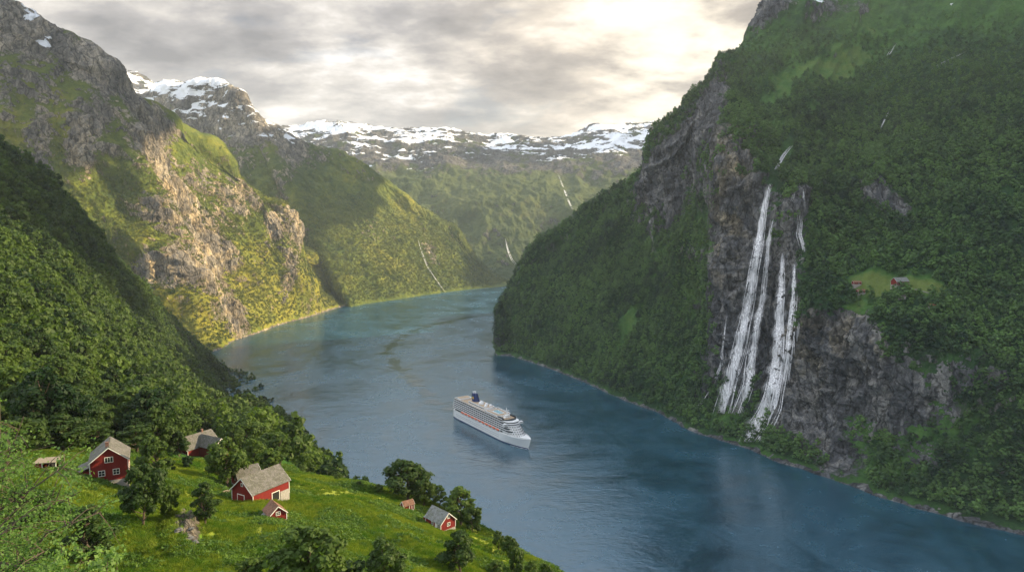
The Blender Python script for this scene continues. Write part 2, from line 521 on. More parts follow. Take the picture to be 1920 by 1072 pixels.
R_ROCK = [(1385, 400, 42, 190, 0, 1.1), (1285, 300, 42, 140, 22, 1.2), (1350, 190, 22, 90, 5, 0.6), (1235, 340, 25, 70, 15, 0.8),
          (1400, 620, 50, 150, 5, 1.0), (1470, 610, 45, 210, 3, 1.1), (1590, 660, 80, 75, -20, 1.3), (1660, 740, 120, 70, 12, .95),
          (1530, 760, 60, 110, 0, 0.9), (1590, 860, 60, 50, 15, 0.7), (1650, 370, 90, 26, 12, 0.75), (1830, 690, 70, 40, 0, 0.55), (1440, 10, 60, 34, -50, 1.0),
          (1560, 20, 80, 26, 0, 0.5), (1200, 380, 20, 50, 10, 0.5), (1330, 700, 30, 70, 20, 0.6), (1820, 365, 60, 16, 5, 0.55), (1880, 470, 50, 24, 0, 0.4),
          (938, 640, 14, 24, 0, 0.5), (1480, 380, 40, 25, 0, 0.6), (1300, 560, 30, 40, 0, 0.3), (1740, 850, 60, 30, 0, 0.45), (1920, 400, 30, 50, 0, 0.4),
          (1640, 560, 60, 26, 0, -1.2), (1740, 550, 70, 24, 0, -1.2), (1400, 200, 40, 50, 0, -0.6)]
R_OPEN = [(1330, 470, 28, 100, 12, 0.9), (1290, 560, 30, 40, 30, 0.6), (1180, 620, 12, 60, 25, 0.8), (1100, 650, 10, 40, 25, 0.5), (1600, 90, 170, 70, -18, .75),
          (1650, 545, 50, 26, 5, 1.4), (1740, 552, 50, 22, 5, 1.6), (1620, 590, 50, 16, 20, 0.8), (1420, 245, 60, 14, 0, 0.9), (1360, 790, 60, 22, 10, 1.0), (1740, 770, 70, 40, 20, 0.7),
          (1820, 800, 60, 40, 0, 0.6), (1700, 880, 60, 25, 20, 0.5), (1540, 160, 120, 60, -30, 0.7), (1440, 130, 60, 60, 0, 0.5), (1800, 60, 60, 60, -30, 0.4), (1850, 850, 50, 30, 0, 0.5)]


def disp_R(V, N, px, py):
    p = flat(V)
    rk = np.clip(blobs(px, py, R_ROCK), 0, 1.2).reshape(-1)
    z = p[:, 2]
    q = np.stack([p[:, 0] * .9 - p[:, 2] * .45, p[:, 1] * .9 - p[:, 2] * .3, p[:, 2] * .45], 1)
    big = (fbm(q, 330, 3, 0.5, True, 1.0) - .32) * 38
    med = (fbm(q, 110, 4, 0.5, True, 5.0) - .15) * 16
    q2 = p * np.array([1, 1, 0.28])
    crag = (fbm(q2, 48, 6, 0.6, True, 9.0) * 22 + fbm(p * np.array([1, 1, 1.6]), 60, 5, 0.55, True, 21.0) * 11) * rk
    small = fbm(p, 20, 4, 0.5, False, 31.0) * 2.2
    d = (big + med) * ss(z, 0, 120) + crag * ss(z, -5, 40) + small * ss(z, -20, 10) + fbm(p, 60, 3, .5, False, 3.) * 5
    return V + N * d.reshape(V.shape[:2] + (1,))


def mask_R(V, N, px, py):
    p = flat(V); sh = V.shape[:2]
    nz = N[..., 2]
    rk = blobs(px, py, R_ROCK)
    n = fbm(p * np.array([1, 1, .5]), 90, 4, .55, False, 50.).reshape(sh)
    rock = np.clip(-0.05 + 0.85 * rk + ss(nz, 0.42, 0.16) * 0.45 + n * 0.25, -0.3, 1.2)
    z = V[..., 2]
    rock = np.maximum(rock, ss(z + fbm(p, 25, 3, .6, False, 11.).reshape(sh) * 9, 7, 1.5) * 0.75)                    # bare shoreline
    op = blobs(px, py, R_OPEN) * (.75 + 1.3 * fbm(p, 60, 4, .6, False, 81.).reshape(sh))
    lush = 0.28 + 0.34 * np.clip(op, 0, 1.2) + fbm(p, 160, 3, .5, False, 60.).reshape(sh) * 0.2
    hi = ss(z, 850, 1250)
    lush = lush + hi * 0.15
    snow = ss(z, 950, 1400) * 0.26 + blobs(px, py, [(1530, 12, 16, 7, 0, .35), (1640, 5, 14, 6, 0, .3), (1790, 5, 18, 6, -20, .35), (1665, 90, 10, 5, 60, .0)])
    rock = rock + hi * 0.42
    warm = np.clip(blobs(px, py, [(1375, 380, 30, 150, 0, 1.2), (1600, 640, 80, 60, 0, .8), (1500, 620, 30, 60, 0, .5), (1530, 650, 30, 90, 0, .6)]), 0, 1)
    q = np.stack([p[:, 0] * .8 - p[:, 2] * .5, p[:, 1], p[:, 2] * .5], 1)
    tree = np.clip(1.15 - 2.2 * np.clip(rock - .1, 0, 1) - 1.0 * op + fbm(q, 120, 4, .6, False, 70.).reshape(sh) * 2.3, 0, 1)
    tree = tree * ss(z, 1000, 640) * ss(z, 4, 14)
    tree = tree * np.clip(1 - 1.4 * blobs(px, py, [(1400, 560, 34, 230, 8, 1), (1465, 650, 40, 160, 5, 1), (1440, 380, 14, 60, 0, 1), (1500, 430, 16, 50, 0, 1), (1470, 295, 12, 30, 30, 1)]), 0, 1)
    past = blobs(px, py, [(1655, 545, 48, 20, 3, 1.2), (1738, 552, 46, 17, 5, 1.3), (1610, 560, 22, 20, 0, .8)])
    tree = tree * np.clip(1.2 - 1.6 * past, 0, 1)
    lush = lush + .3 * np.clip(past, 0, 1) - .3 * tree
    rock = rock - 1.5 * np.clip(past, 0, 1)
    return {'rock': rock, 'lush': lush, 'snow': snow, 'warm': warm, '_tree': tree}


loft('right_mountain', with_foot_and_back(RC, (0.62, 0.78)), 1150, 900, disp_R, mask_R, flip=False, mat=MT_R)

# --- left mountain with the sunlit cliffs
LC = [
    [(-600, 640, 1700), (-600, 520, 1750), (-600, 400, 1800), (-600, 280, 1860), (-600, 130, 1950), (-600, -20, 2050), (-610, -150, 2200)],
    [(-250, 645, 1900), (-250, 520, 1950), (-250, 400, 2000), (-250, 280, 2060), (-250, 150, 2150), (-250, 20, 2250), (-260, -100, 2400)],
    [(0, 650, 2000), (0, 560, 2030), (0, 450, 2080), (0, 340, 2130), (0, 230, 2200), (0, 120, 2280), (0, 14, 2380)],
    [(150, 655, 2080), (140, 580, 2110), (130, 480, 2150), (125, 380, 2190), (120, 280, 2250), (115, 180, 2330), (100, 74, 2450)],
    [(280, 662, 2110), (260, 600, 2150), (245, 510, 2210), (232, 410, 2250), (222, 310, 2290), (205, 215, 2380), (188, 118, 2520)],
    [(395, 660), (372, 615, 2190), (350, 550, 2260), (325, 470, 2300), (303, 380, 2350), (278, 280, 2440), (245, 200, 2600)],
    [(440, 638), (420, 590, 2420), (402, 530, 2500), (382, 460, 2540), (362, 380, 2590), (335, 300, 2690), (302, 222, 2800)],
    [(480, 625), (470, 580, 2560), (456, 530, 2640), (440, 475, 2680), (425, 420, 2730), (405, 355, 2800), (378, 280, 2900)],
    [(530, 607), (520, 570, 2790), (508, 530, 2850), (498, 490, 2880), (485, 445, 2920), (468, 400, 2960), (452, 350, 3020)],
    [(582, 593), (575, 560, 2980), (565, 525, 3020), (558, 490, 3045), (552, 455, 3065), (545, 425, 3090), (530, 397, 3140)],
    [(630, 578), (620, 564, 3270), (608, 550, 3300), (597, 533, 3330), (585, 515, 3350), (572, 497, 3370), (560, 478, 3390)],
    [(680, 572, 3560), (672, 566, 3600), (660, 560, 3640), (650, 550, 3690), (638, 540, 3740), (625, 530, 3800), (612, 518, 3850)],
]
L_ROCK = [(40, 60, 70, 60, 40, 1.0), (150, 130, 60, 40, 40, 0.5), (200, 160, 40, 40, 50, 0.55), (80, 270, 26, 70, -5, 0.8), (170, 250, 50, 50, 20, 0.65), (270, 275, 45, 55, 0, 1.0),
          (150, 300, 30, 50, 0, 0.7), (300, 400, 45, 40, 10, 0.8), (330, 350, 50, 40, 30, 0.8), (380, 430, 50, 40, 40, 0.8), (350, 500, 70, 50, 30, 0.8), (410, 560, 50, 40, 50, 0.8), (440, 610, 40, 22, 40, 0.9),
          (420, 480, 30, 30, 0, 0.5), (510, 430, 26, 45, 20, 1.1), (545, 440, 14, 40, -5, 1.0), (525, 520, 14, 50, 5, 0.9), (430, 375, 50, 22, 40, 0.7), (300, 530, 60, 30, 20, 0.6), (240, 200, 20, 20, 0, 0.6), (20, 200, 20, 50, 0, .5)]


def disp_L(V, N, px, py):
    p = flat(V)
    rk = np.clip(blobs(px, py, L_ROCK), 0, 1.2).reshape(-1)
    z = p[:, 2]
    # ribs that run down and to the right
    q = np.stack([p[:, 0] * 0.9 + p[:, 2] * 0.30, p[:, 1] * 0.9 + p[:, 2] * 0.30, p[:, 2] * 0.40], 1)
    big = fbm(q, 520, 3, 0.5, True, 2.0) * 85 * (1 - .45 * ss(z, 600, 950))
    med = fbm(q, 150, 4, 0.5, True, 6.0) * 26
    crag = (fbm(p * np.array([1, 1, .3]), 60, 6, 0.6, True, 9.0) * 18 + fbm(p * np.array([1, 1, 1.5]), 90, 5, 0.55, True, 21.0) * 13) * rk
    small = fbm(p, 30, 4, 0.55, False, 31.0) * 4
    d = (big + med) * ss(z, -10, 160) + crag * ss(z, -5, 40) + small * ss(z, -20, 10) + fbm(p, 90, 3, .5, False, 3.) * 6
    return V + N * d.reshape(V.shape[:2] + (1,))


def mask_L(V, N, px, py):
    p = flat(V); sh = V.shape[:2]
    z = V[..., 2]
    n = fbm(p * np.array([1, 1, .5]), 120, 4, .55, False, 50.).reshape(sh)
    rock = np.clip(-0.02 + 0.80 * blobs(px, py, L_ROCK) + ss(N[..., 2], 0.50, 0.2) * 0.4 + n * 0.3, -0.3, 1.2)
    rock = np.maximum(rock, ss(z + fbm(p, 30, 3, .6, False, 11.).reshape(sh) * 9, 9, 2) * 0.7)
    hi = ss(z, 650, 950)
    rock += hi * 0.28
    lush = 0.50 + fbm(p, 200, 3, .5, False, 60.).reshape(sh) * 0.25 + 0.2 * ss(z, 450, 100)
    snow = ss(z, 820, 1150) * 0.10 + blobs(px, py, [(75, 92, 26, 14, 20, .5), (50, 45, 30, 9, 40, .45), (110, 70, 20, 6, 30, .3), (155, 110, 20, 5, 35, .3), (140, 190, 8, 5, 0, .3)])
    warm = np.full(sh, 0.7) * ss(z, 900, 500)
    tree = np.clip(1.1 - 1.5 * np.clip(rock, 0, 1) + fbm(p, 110, 4, .6, False, 70.).reshape(sh) * 1.2, 0, 1) * ss(z, 760, 480) * ss(z, 5, 16)
    return {'rock': rock, 'lush': lush, 'snow': snow, 'warm': warm, '_tree': tree}


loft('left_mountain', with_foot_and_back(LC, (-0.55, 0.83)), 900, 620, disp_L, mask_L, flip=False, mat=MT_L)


def lin(shore, crest, n=7, bulge=0.0):
    """a column from a shore pixel up to a crest (px, py, Y)"""
    s = W(*shore) if len(shore) == 2 else P(*shore)
    out = [shore]
    for k in range(1, n):
        f = k / (n - 1)
        Y = s[1] + (crest[2] - s[1]) * (f ** (1.0 + bulge))
        out.append((shore[0] + (crest[0] - shore[0]) * f, shore[1] + (crest[1] - shore[1]) * f, Y))
    return out


DC = [lin((470, 612, 3300), (200, 260, 4300)), lin((520, 604, 3300), (250, 200, 4350)), lin((555, 598, 3350), (310, 172, 4300)), lin((590, 588, 3400), (400, 154, 4200)), lin((625, 580, 3500), (446, 178, 4150)),
      lin((655, 575), (474, 214, 4150)), lin((690, 569), (560, 264, 4200)), lin((740, 562), (635, 292, 4300)), lin((790, 554), (700, 318, 4400)),
      lin((835, 548), (775, 385, 4450)), lin((875, 543), (845, 430, 4550)), lin((910, 540), (890, 492, 4600)), lin((945, 536.5), (938, 524, 4650)), lin((985, 533, 4700), (985, 528, 4900))]
D_ROCK = [(400, 200, 70, 50, 20, 1.0), (470, 240, 40, 40, 40, .8), (540, 270, 50, 30, 30, .6), (530, 350, 16, 50, 30, .5), (540, 370, 20, 10, 0, .6), (700, 430, 60, 22, 20, .55), (800, 470, 14, 50, -20, .9),
          (610, 550, 20, 12, 20, .8), (680, 450, 30, 20, 0, .5), (880, 520, 20, 14, 20, .4), (590, 420, 20, 25, 0, .4), (320, 180, 50, 20, 0, 1.)]


def disp_D(V, N, px, py):
    p = flat(V)
    z = p[:, 2]
    q = np.stack([p[:, 0] * 0.9 + p[:, 2] * 0.35, p[:, 1] * 0.9 + p[:, 2] * 0.2, p[:, 2] * 0.30], 1)
    d = fbm(q, 420, 4, 0.55, True, 12.0) * 40 * ss(z, -10, 200) + fbm(q, 140, 5, 0.6, True, 6.0) * 22 * ss(z, -10, 80) + fbm(p, 50, 4, .5, False, 3.) * 7
    return V + N * d.reshape(V.shape[:2] + (1,))


def mask_D(V, N, px, py):
    p = flat(V); sh = V.shape[:2]
    z = V[..., 2]
    n = fbm(p * np.array([1, 1, .5]), 160, 4, .55, False, 50.).reshape(sh)
    hi = ss(z, 560, 850)
    rock = np.clip(0.0 + 0.55 * blobs(px, py, D_ROCK) + ss(N[..., 2], 0.45, 0.2) * 0.3 + n * 0.3 + hi * 0.35, -0.3, 1.2)
    lush = 0.45 + fbm(p, 260, 3, .5, False, 60.).reshape(sh) * 0.25
    snow = ss(z, 620, 1100) * 0.38 + blobs(px, py, [(330, 172, 60, 12, 5, .35), (400, 158, 50, 9, 0, .4), (520, 250, 40, 5, 30, .15)]) + fbm(p, 300, 3, .5, False, 90.).reshape(sh) * .18
    snow *= ss(z, 560, 640)
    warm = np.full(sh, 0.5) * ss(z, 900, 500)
    tree = np.clip(1.0 - 1.2 * np.clip(rock, 0, 1) + fbm(p, 110, 4, .6, False, 70.).reshape(sh) * 1.0, 0, 1) * ss(z, 620, 400) * ss(z, 5, 20)
    return {'rock': rock, 'lush': lush, 'snow': snow, 'warm': warm, '_tree': tree}


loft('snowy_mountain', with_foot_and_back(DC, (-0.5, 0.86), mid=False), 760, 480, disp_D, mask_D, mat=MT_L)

# --- far range
FCR = [(60, 150), (140, 150), (205, 139), (245, 142), (290, 162), (330, 158), (400, 200), (480, 240), (555, 245), (600, 235), (650, 238), (700, 242), (780, 244), (830, 246), (900, 258), (950, 257), (1012, 262),
       (1060, 264), (1120, 242), (1180, 240), (1240, 238), (1320, 230), (1450, 220), (1700, 215)]
FC = []
for cx, cy in FCR:
    bx = 960 + (cx - 960) * 0.9
    FC.append([(bx, 531, 4700 + abs(cx - 960) * 0.3), (bx, 505, 4850 + abs(cx - 960) * .3), (bx, 460, 5050 + abs(cx - 960) * .3), (bx + (cx - bx) * .3, 400, 5350 + abs(cx - 960) * .3), (bx + (cx - bx) * .5, 345, 5800 + abs(cx - 960) * .3),
               (bx + (cx - bx) * .8, cy + (345 - cy) * 0.45, 6700 + abs(cx - 960) * .3), (cx, cy, 8000)])


def disp_F(V, N, px, py):
    p = flat(V)
    z = p[:, 2]
    q = np.stack([p[:, 0] + p[:, 2] * 0.3, p[:, 1], p[:, 2] * 0.35], 1)
    d = fbm(q, 900, 5, 0.5, True, 12.0) * 60 * ss(z, -10, 400) + fbm(q, 260, 5, 0.6, True, 6.0) * 42 * ss(z, -10, 100)
    return V + N * d.reshape(V.shape[:2] + (1,))


def mask_F(V, N, px, py):
    p = flat(V); sh = V.shape[:2]
    z = V[..., 2]
    n = fbm(p * np.array([1, 1, .5]), 300, 4, .55, False, 50.).reshape(sh)
    hi = ss(z, 620, 980)
    rock = np.clip(0.12 + ss(N[..., 2], 0.6, 0.35) * 0.35 + n * 0.4 + hi * 0.48, -0.3, 1.2)
    lush = 0.45 + fbm(p, 460, 3, .5, False, 60.).reshape(sh) * 0.25
    snow = ss(z, 760, 1350) * 0.57 + fbm(p * np.array([.6, 1, 3.0]), 420, 4, .55, False, 90.).reshape(sh) * .65 - ss(N[..., 2], 0.9, 0.6) * 0.1
    snow *= ss(z, 700, 880)
    return {'rock': rock, 'lush': lush, 'snow': snow, 'warm': np.zeros(sh)}


loft('far_mountains', with_foot_and_back(FC, (0.0, 1.0), mid=False), 900, 420, disp_F, mask_F, mat=MT_F)

# --- near hillside: meadow shelf and the forest slope at the left
NC = [
    [(-900, 1500, 40), (-900, 1200, 60), (-900, 900, 95), (-900, 780, 130), (-900, 600, 190), (-900, 420, 300), (-900, 250, 450), (-900, 100, 650)],
    [(-400, 1350, 50), (-400, 1100, 80), (-400, 880, 130), (-400, 770, 180), (-400, 620, 260), (-400, 440, 400), (-400, 280, 620), (-400, 130, 880)],
    [(-150, 1300, 60), (-150, 1080, 92), (-150, 900, 140), (-150, 800, 190), (-150, 650, 285), (-150, 490, 440), (-150, 350, 700), (-150, 210, 980)],
    [(0, 1250, 65), (0, 1072, 100), (0, 905, 150), (0, 828, 200), (0, 690, 300), (0, 530, 480), (0, 405, 750), (0, 290, 1050)],
    [(100, 1250, 67), (100, 1072, 106), (100, 905, 155), (100, 842, 205), (100, 730, 320), (100, 590, 530), (100, 460, 840), (100, 365, 1130)],
    [(200, 1250, 70), (200, 1072, 112), (200, 912, 162), (200, 850, 215), (200, 760, 370), (200, 655, 640), (200, 560, 950), (200, 478, 1250)],
    [(300, 1250, 72), (300, 1072, 115), (300, 925, 170), (300, 855, 235), (300, 790, 450), (300, 710, 800), (300, 640, 1200), (300, 592, 1500)],
    [(370, 1250, 74), (370, 1072, 117), (370, 930, 178), (370, 860, 245), (370, 820, 450), (370, 760, 850), (370, 710, 1300), (372, 675, 1680)],
    [(405, 1250, 75), (405, 1072, 118), (405, 932, 184), (405, 862, 255), (405, 836, 420), (405, 790, 800), (402, 755, 1250), (400, 728, 1660)],
    [(440, 1250, 76), (440, 1072, 120), (440, 935, 188), (440, 872, 248), (440, 852, 300), (440, 825, 520), (440, 800, 900), (436, 776, 1420)],
    [(490, 1250, 78), (490, 1072, 122), (490, 985, 155), (490, 945, 180), (490, 915, 208), (490, 893, 240), (495, 878, 270), (500, 866, 300)],
    [(560, 1250, 80), (560, 1090, 122), (560, 1010, 150), (560, 968, 174), (560, 935, 200), (560, 912, 228), (562, 897, 252), (566, 888, 278)],
    [(640, 1250, 83), (640, 1110, 122), (640, 1040, 145), (640, 995, 168), (640, 958, 194), (640, 930, 222), (640, 914, 245), (640, 902, 268)],
    [(720, 1260, 86), (720, 1130, 120), (720, 1065, 143), (720, 1020, 165), (720, 980, 192), (720, 950, 220), (720, 932, 244), (722, 920, 265)],
    [(850, 1280, 90), (850, 1160, 118), (850, 1100, 140), (850, 1060, 160), (850, 1030, 182), (852, 1006, 208), (856, 992, 226), (862, 980, 242)],
    [(930, 1320, 90), (930, 1220, 112), (930, 1160, 130), (930, 1115, 150), (930, 1085, 168), (932, 1062, 188), (936, 1046, 202), (942, 1032, 216)],
    [(1010, 1400, 85), (1010, 1300, 105), (1010, 1230, 122), (1010, 1180, 138), (1010, 1145, 154), (1012, 1118, 172), (1014, 1100, 184), (1018, 1086, 195)],
    [(1150, 1600, 75), (1150, 1480, 88), (1150, 1400, 102), (1150, 1340, 115), (1150, 1290, 130), (1150, 1250, 142), (1150, 1220, 152), (1150, 1195, 160)],
    [(1400, 2000, 60), (1400, 1850, 70), (1400, 1750, 80), (1400, 1650, 90), (1400, 1580, 100), (1400, 1520, 108), (1400, 1480, 115), (1400, 1450, 122)],
]
NCW = []
for c in NC:
    pts = [P(*q) for q in c]
    top = pts[-1]; tx = c[0][0]
    if tx < 330:
        b3 = [(top[0] - 60, top[1] + 130, top[2] - 40), (top[0] - 120, top[1] + 320, top[2] * 0.5), (top[0] - 160, top[1] + 520, -30)]
    elif tx < 460:
        b3 = [(top[0] + 10, top[1] + 40, max(top[2] - 14, -5)), (top[0] + 15, top[1] + 90, max(top[2] - 60, -20)), (top[0] + 20, top[1] + 160, -30)]
    else:
        b3 = [(top[0] + 14, top[1] + 16, top[2] - 14), (top[0] + 60, top[1] + 90, top[2] - 110), (top[0] + 130, top[1] + 230, -30)]
    n0 = pts[0]
    NCW.append([(n0[0] * .4, n0[1] * .3, n0[2] + 6)] + pts + b3)

N_FOREST = [(60, 560, 260, 260, 35, 1.3), (200, 720, 260, 110, 20, 1.2), (330, 760, 130, 70, 15, 1.2), (60, 700, 200, 110, 0, 1.2), (430, 810, 60, 40, 20, .9)]


def disp_N(V, N, px, py):
    p = flat(V)
    Y = p[:, 1]
    fw = ss(Y, 210, 420)
    mw = 1 - fw
    d = (fbm(p, 34, 3, .5, False, 4.) * 3.8 + fbm(p, 11, 4, .55, False, 8.) * 1.7 + fbm(p, 3.4, 3, .6, False, 9.) * 0.22) * mw
    # rocky knoll in the meadow
    kn = blobs(px, py, [(345, 1000, 36, 40, 40, 1.0)]).reshape(-1)
    d += kn * (2.0 + fbm(p * np.array([1, 1, .6]), 5, 5, .6, True, 19.) * 1.8)
    d += (fbm(p, 170, 3, .5, True, 4.) * 20 + fbm(p, 60, 4, .55, False, 8.) * 12 - 6) * ss(Y, 330, 800)
    out = V.copy()
    out[..., 2] += d.reshape(V.shape[:2])
    return out


def mask_N(V, N, px, py):
    p = flat(V); sh = V.shape[:2]
    z = V[..., 2]
    ox = fbm(p, 30, 3, .6, False, 44.).reshape(sh) * 22
    fo = np.maximum(ss(V[..., 1], 262, 300) * ss(-px, -760, -700), 0)
    fo = np.maximum(fo, 1 * ss(blobs(px + ox, py + ox * .5, N_FOREST) + ss(V[..., 1], 235, 320) * ss(-px, -440, -300) * 1.2, 0.40, 0.52) * ss(V[..., 1], 185, 240))
    kn = blobs(px, py, [(345, 1000, 36, 40, 40, 1.0), (370, 1020, 20, 22, 40, .6), (600, 1030, 14, 10, 0, .3), (780, 1010, 16, 14, 20, .3)])
    rock = np.clip(-0.3 + kn * .8 + ss(N[..., 2], .55, .3) * .5, -0.3, 1.1)
    pth = np.zeros(sh)
    lush = 0.56 + fbm(p, 26, 4, .55, False, 60.).reshape(sh) * 0.6 + blobs(px, py, [(640, 935, 90, 20, 10, .2), (470, 980, 40, 16, 40, .35), (400, 890, 60, 14, 20, .35), (560, 960, 50, 14, 10, .25), (900, 1020, 60, 16, 50, .3), (150, 880, 50, 20, 0, .2)])
    def trail(pts, wd, st):
        o_ = np.zeros(sh)
        for (x0, y0), (x1, y1) in zip(pts[:-1], pts[1:]):
            l2 = (x1 - x0) ** 2 + (y1 - y0) ** 2
            tt = np.clip(((px - x0) * (x1 - x0) + (py - y0) * (y1 - y0)) / l2, 0, 1)
            o_ = np.maximum(o_, np.exp(-((px - x0 - tt * (x1 - x0)) ** 2 + ((py - y0 - tt * (y1 - y0)) * 1.6) ** 2) / wd ** 2))
        return o_ * st
    wv = fbm(p, 9, 3, .6, False, 91.).reshape(sh)
    lush = lush + trail([(400, 925), (438, 945), (468, 968), (486, 1000), (492, 1030), (480, 1060)], 5, .5) + trail([(320, 905), (360, 935), (400, 955), (440, 985)], 4, .4) + trail([(545, 930), (620, 925), (690, 926), (740, 940)], 4, .35) \
        + trail([(130, 905), (200, 920), (260, 915)], 5, .3) + trail([(870, 1000), (920, 1030), (960, 1065)], 9, .4) + trail([(545, 975), (610, 968), (700, 975), (760, 985)], 5, .25) + wv * .35
    rock = np.maximum(rock, trail([(470, 972), (484, 1000), (490, 1030)], 1.6, .52) + wv * .1 - .05)
    lush = lush - fo * 1.0
    return {'rock': rock, 'lush': lush, 'snow': np.full(sh, -1.0), 'warm': np.full(sh, .6), '_tree': fo}


MT_N = terrain_mat('meadow_ground', 0.12, grass=((0.030, 0.090, 0.008), (0.080, 0.170, 0.014), (0.20, 0.235, 0.030)),
                   rockc=((0.02, 0.022, 0.02), (0.09, 0.088, 0.085), (0.22, 0.20, 0.18)))
loft('hillside', NCW, 1100, 700, disp_N, mask_N, mat=MT_N)


# ------------------------------------------------------------------ foliage
def leaf_quads(cent, nrm, size, r):
    """one bent four-cornered leaf clump per centre"""
    n = len(cent)
    a = r.standard_normal((n, 3)); a -= (a * nrm).sum(1, keepdims=True) * nrm
    a /= np.linalg.norm(a, axis=1, keepdims=True)
    b = np.cross(nrm, a)
    s = size[:, None] * r.uniform(.6, 1.3, (n, 1))
    e = r.uniform(.45, .95, (n, 1))
    v = np.stack([cent - a * s, cent - b * s * e, cent + a * s, cent + b * s * e], 1)
    v += r.standard_normal(v.shape) * s[:, None, :] * 0.12
    return v.reshape(-1, 3), np.arange(n * 4).reshape(n, 4)


def crown_mesh(name, h, rad, z0, nl, nq, leaf, seed, mat, cone=0.0, openness=0.0, jit=.4, lo=.30, hi=.52):
    """crown of height h-z0 from uneven lobes covered with leaf clumps"""
    r = np.random.default_rng(seed)
    C, Nn, S = [], [], []
    cc = []
    for k in range(nl):
        f = (k + r.uniform(0, 1)) / nl
        zz = z0 + (h - z0) * (0.10 + 0.86 * f)
        pr = math.sin(math.pi * (0.12 + 0.80 * f) ** 0.85) if not cone else (1.05 - f)
        rr = rad * pr * r.uniform(.35, .85)
        an = k * 2.4 + r.uniform(-.5, .5)
        lr = rad * r.uniform(lo, hi) * (0.55 + 0.45 * pr)
        cc.append((np.array([rr * math.cos(an), rr * math.sin(an), zz]), lr))
    tot = sum(l[1] ** 2 for l in cc)
    for c, lr in cc:
        k = max(6, int(nq * lr * lr / tot))
        d = r.standard_normal((k, 3)); d /= np.linalg.norm(d, axis=1, keepdims=True)
        d[:, 2] = np.where(r.uniform(size=k) < .55, np.abs(d[:, 2]), d[:, 2])
        rr = lr * r.uniform(.55, 1.08, (k, 1)) ** (1 + openness)
        lump = 1 + .25 * np.sin(d[:, :1] * 5 + c[0]) * np.cos(d[:, 1:2] * 6 + c[1])
        C.append(c + d * rr * lump * np.array([1, 1, .8]))
        nn = d + r.standard_normal((k, 3)) * jit + np.array([0, 0, .25])
        Nn.append(nn / np.linalg.norm(nn, axis=1, keepdims=True))
        S.append(np.full(k, leaf))
    C = np.concatenate(C); Nn = np.concatenate(Nn); S = np.concatenate(S)
    v, f = leaf_quads(C, Nn, S, r)
    lv = np.repeat(r.uniform(0, 1, len(C)) * .6 + .4 * (0.5 + .5 * np.sin(C[:, 0] * 2.1 / rad * 2 + C[:, 2])), 4)
    me = np_mesh(name, v, f, False, {'lv': lv})
    me.materials.append(mat)
    return me, cc


def tube_path(bm, pts, rads, seg=6):
    prev = None
    for i, (p, r_) in enumerate(zip(pts, rads)):
        p = Vector(p)
        d = (Vector(pts[min(i + 1, len(pts) - 1)]) - Vector(pts[max(i - 1, 0)])).normalized()
        up = Vector((0, 0, 1)) if abs(d.z) < .9 else Vector((1, 0, 0))
        a = d.cross(up).normalized(); b_ = d.cross(a)
        ring = [bm.verts.new(p + (a * math.cos(2 * math.pi * k / seg) + b_ * math.sin(2 * math.pi * k / seg)) * r_) for k in range(seg)]
        if prev:
            for k in range(seg):
                bm.faces.new((prev[k], prev[(k + 1) % seg], ring[(k + 1) % seg], ring[k]))
        prev = ring
    bm.faces.new(prev)


def trunk_mesh(name, h, rad, z0, lobes, seed, r0=None):
    rr = random.Random(seed)
    bm = bmesh.new()
    r0 = r0 or h * 0.022
    pts = [(rr.uniform(-.02, .02) * h * i, rr.uniform(-.02, .02) * h * i, -1.2 + (h * .85 + 1.2) * i / 5) for i in range(6)]
    tube_path(bm, pts, [r0 * (1.25 - i * .2) for i in range(6)], 8)
    for c, lr in lobes:
        zb = max(z0 * .6, c[2] - h * .22)
        k = min(4.9, max(0, (zb + 1.2) / (h * .85 + 1.2) * 5))
        i = int(k)
        b0 = [pts[i][q] + (pts[i + 1][q] - pts[i][q]) * (k - i) for q in range(3)] if i < 5 else pts[5]
        m_ = [b0[q] * .5 + c[q] * .5 for q in range(3)]
        m_[2] -= h * .02
        tube_path(bm, [b0, m_, list(c)], [r0 * .42, r0 * .28, r0 * .1], 5)
    me = bpy.data.meshes.new(name)
    bm.to_mesh(me); bm.free()
    me.materials.append(M_BARK)
    return me


def join_meshes(name, mes):
    """two meshes in one, keeping the materials (templates for the wood only)"""
    V, Fc, MI, LV, off, mats = [], [], [], [], 0, []
    for me in mes:
        n = len(me.vertices)
        co = np.empty(n * 3, np.float32); me.vertices.foreach_get('co', co)
        V.append(co.reshape(-1, 3))
        mats.append(me.materials[0])
        lv = np.zeros(n, np.float32)
        if 'lv' in me.attributes: me.attributes['lv'].data.foreach_get('value', lv)
        LV.append(lv)
        for p in me.polygons:
            Fc.append([x + off for x in p.vertices]); MI.append(len(mats) - 1)
        off += n
    o = bpy.data.meshes.new(name)
    o.from_pydata(np.concatenate(V).tolist(), [], Fc)
    for m in mats: o.materials.append(m)
    o.polygons.foreach_set('material_index', MI)
    at = o.attributes.new('lv', 'FLOAT', 'POINT'); at.data.foreach_set('value', np.concatenate(LV))
    return o


def hidden_collection(name, meshes):
    c = bpy.data.collections.new(name)
    for i, me in enumerate(meshes):
        o = bpy.data.objects.new('%s_%02d' % (name, i), me)
        c.objects.link(o)
    return c


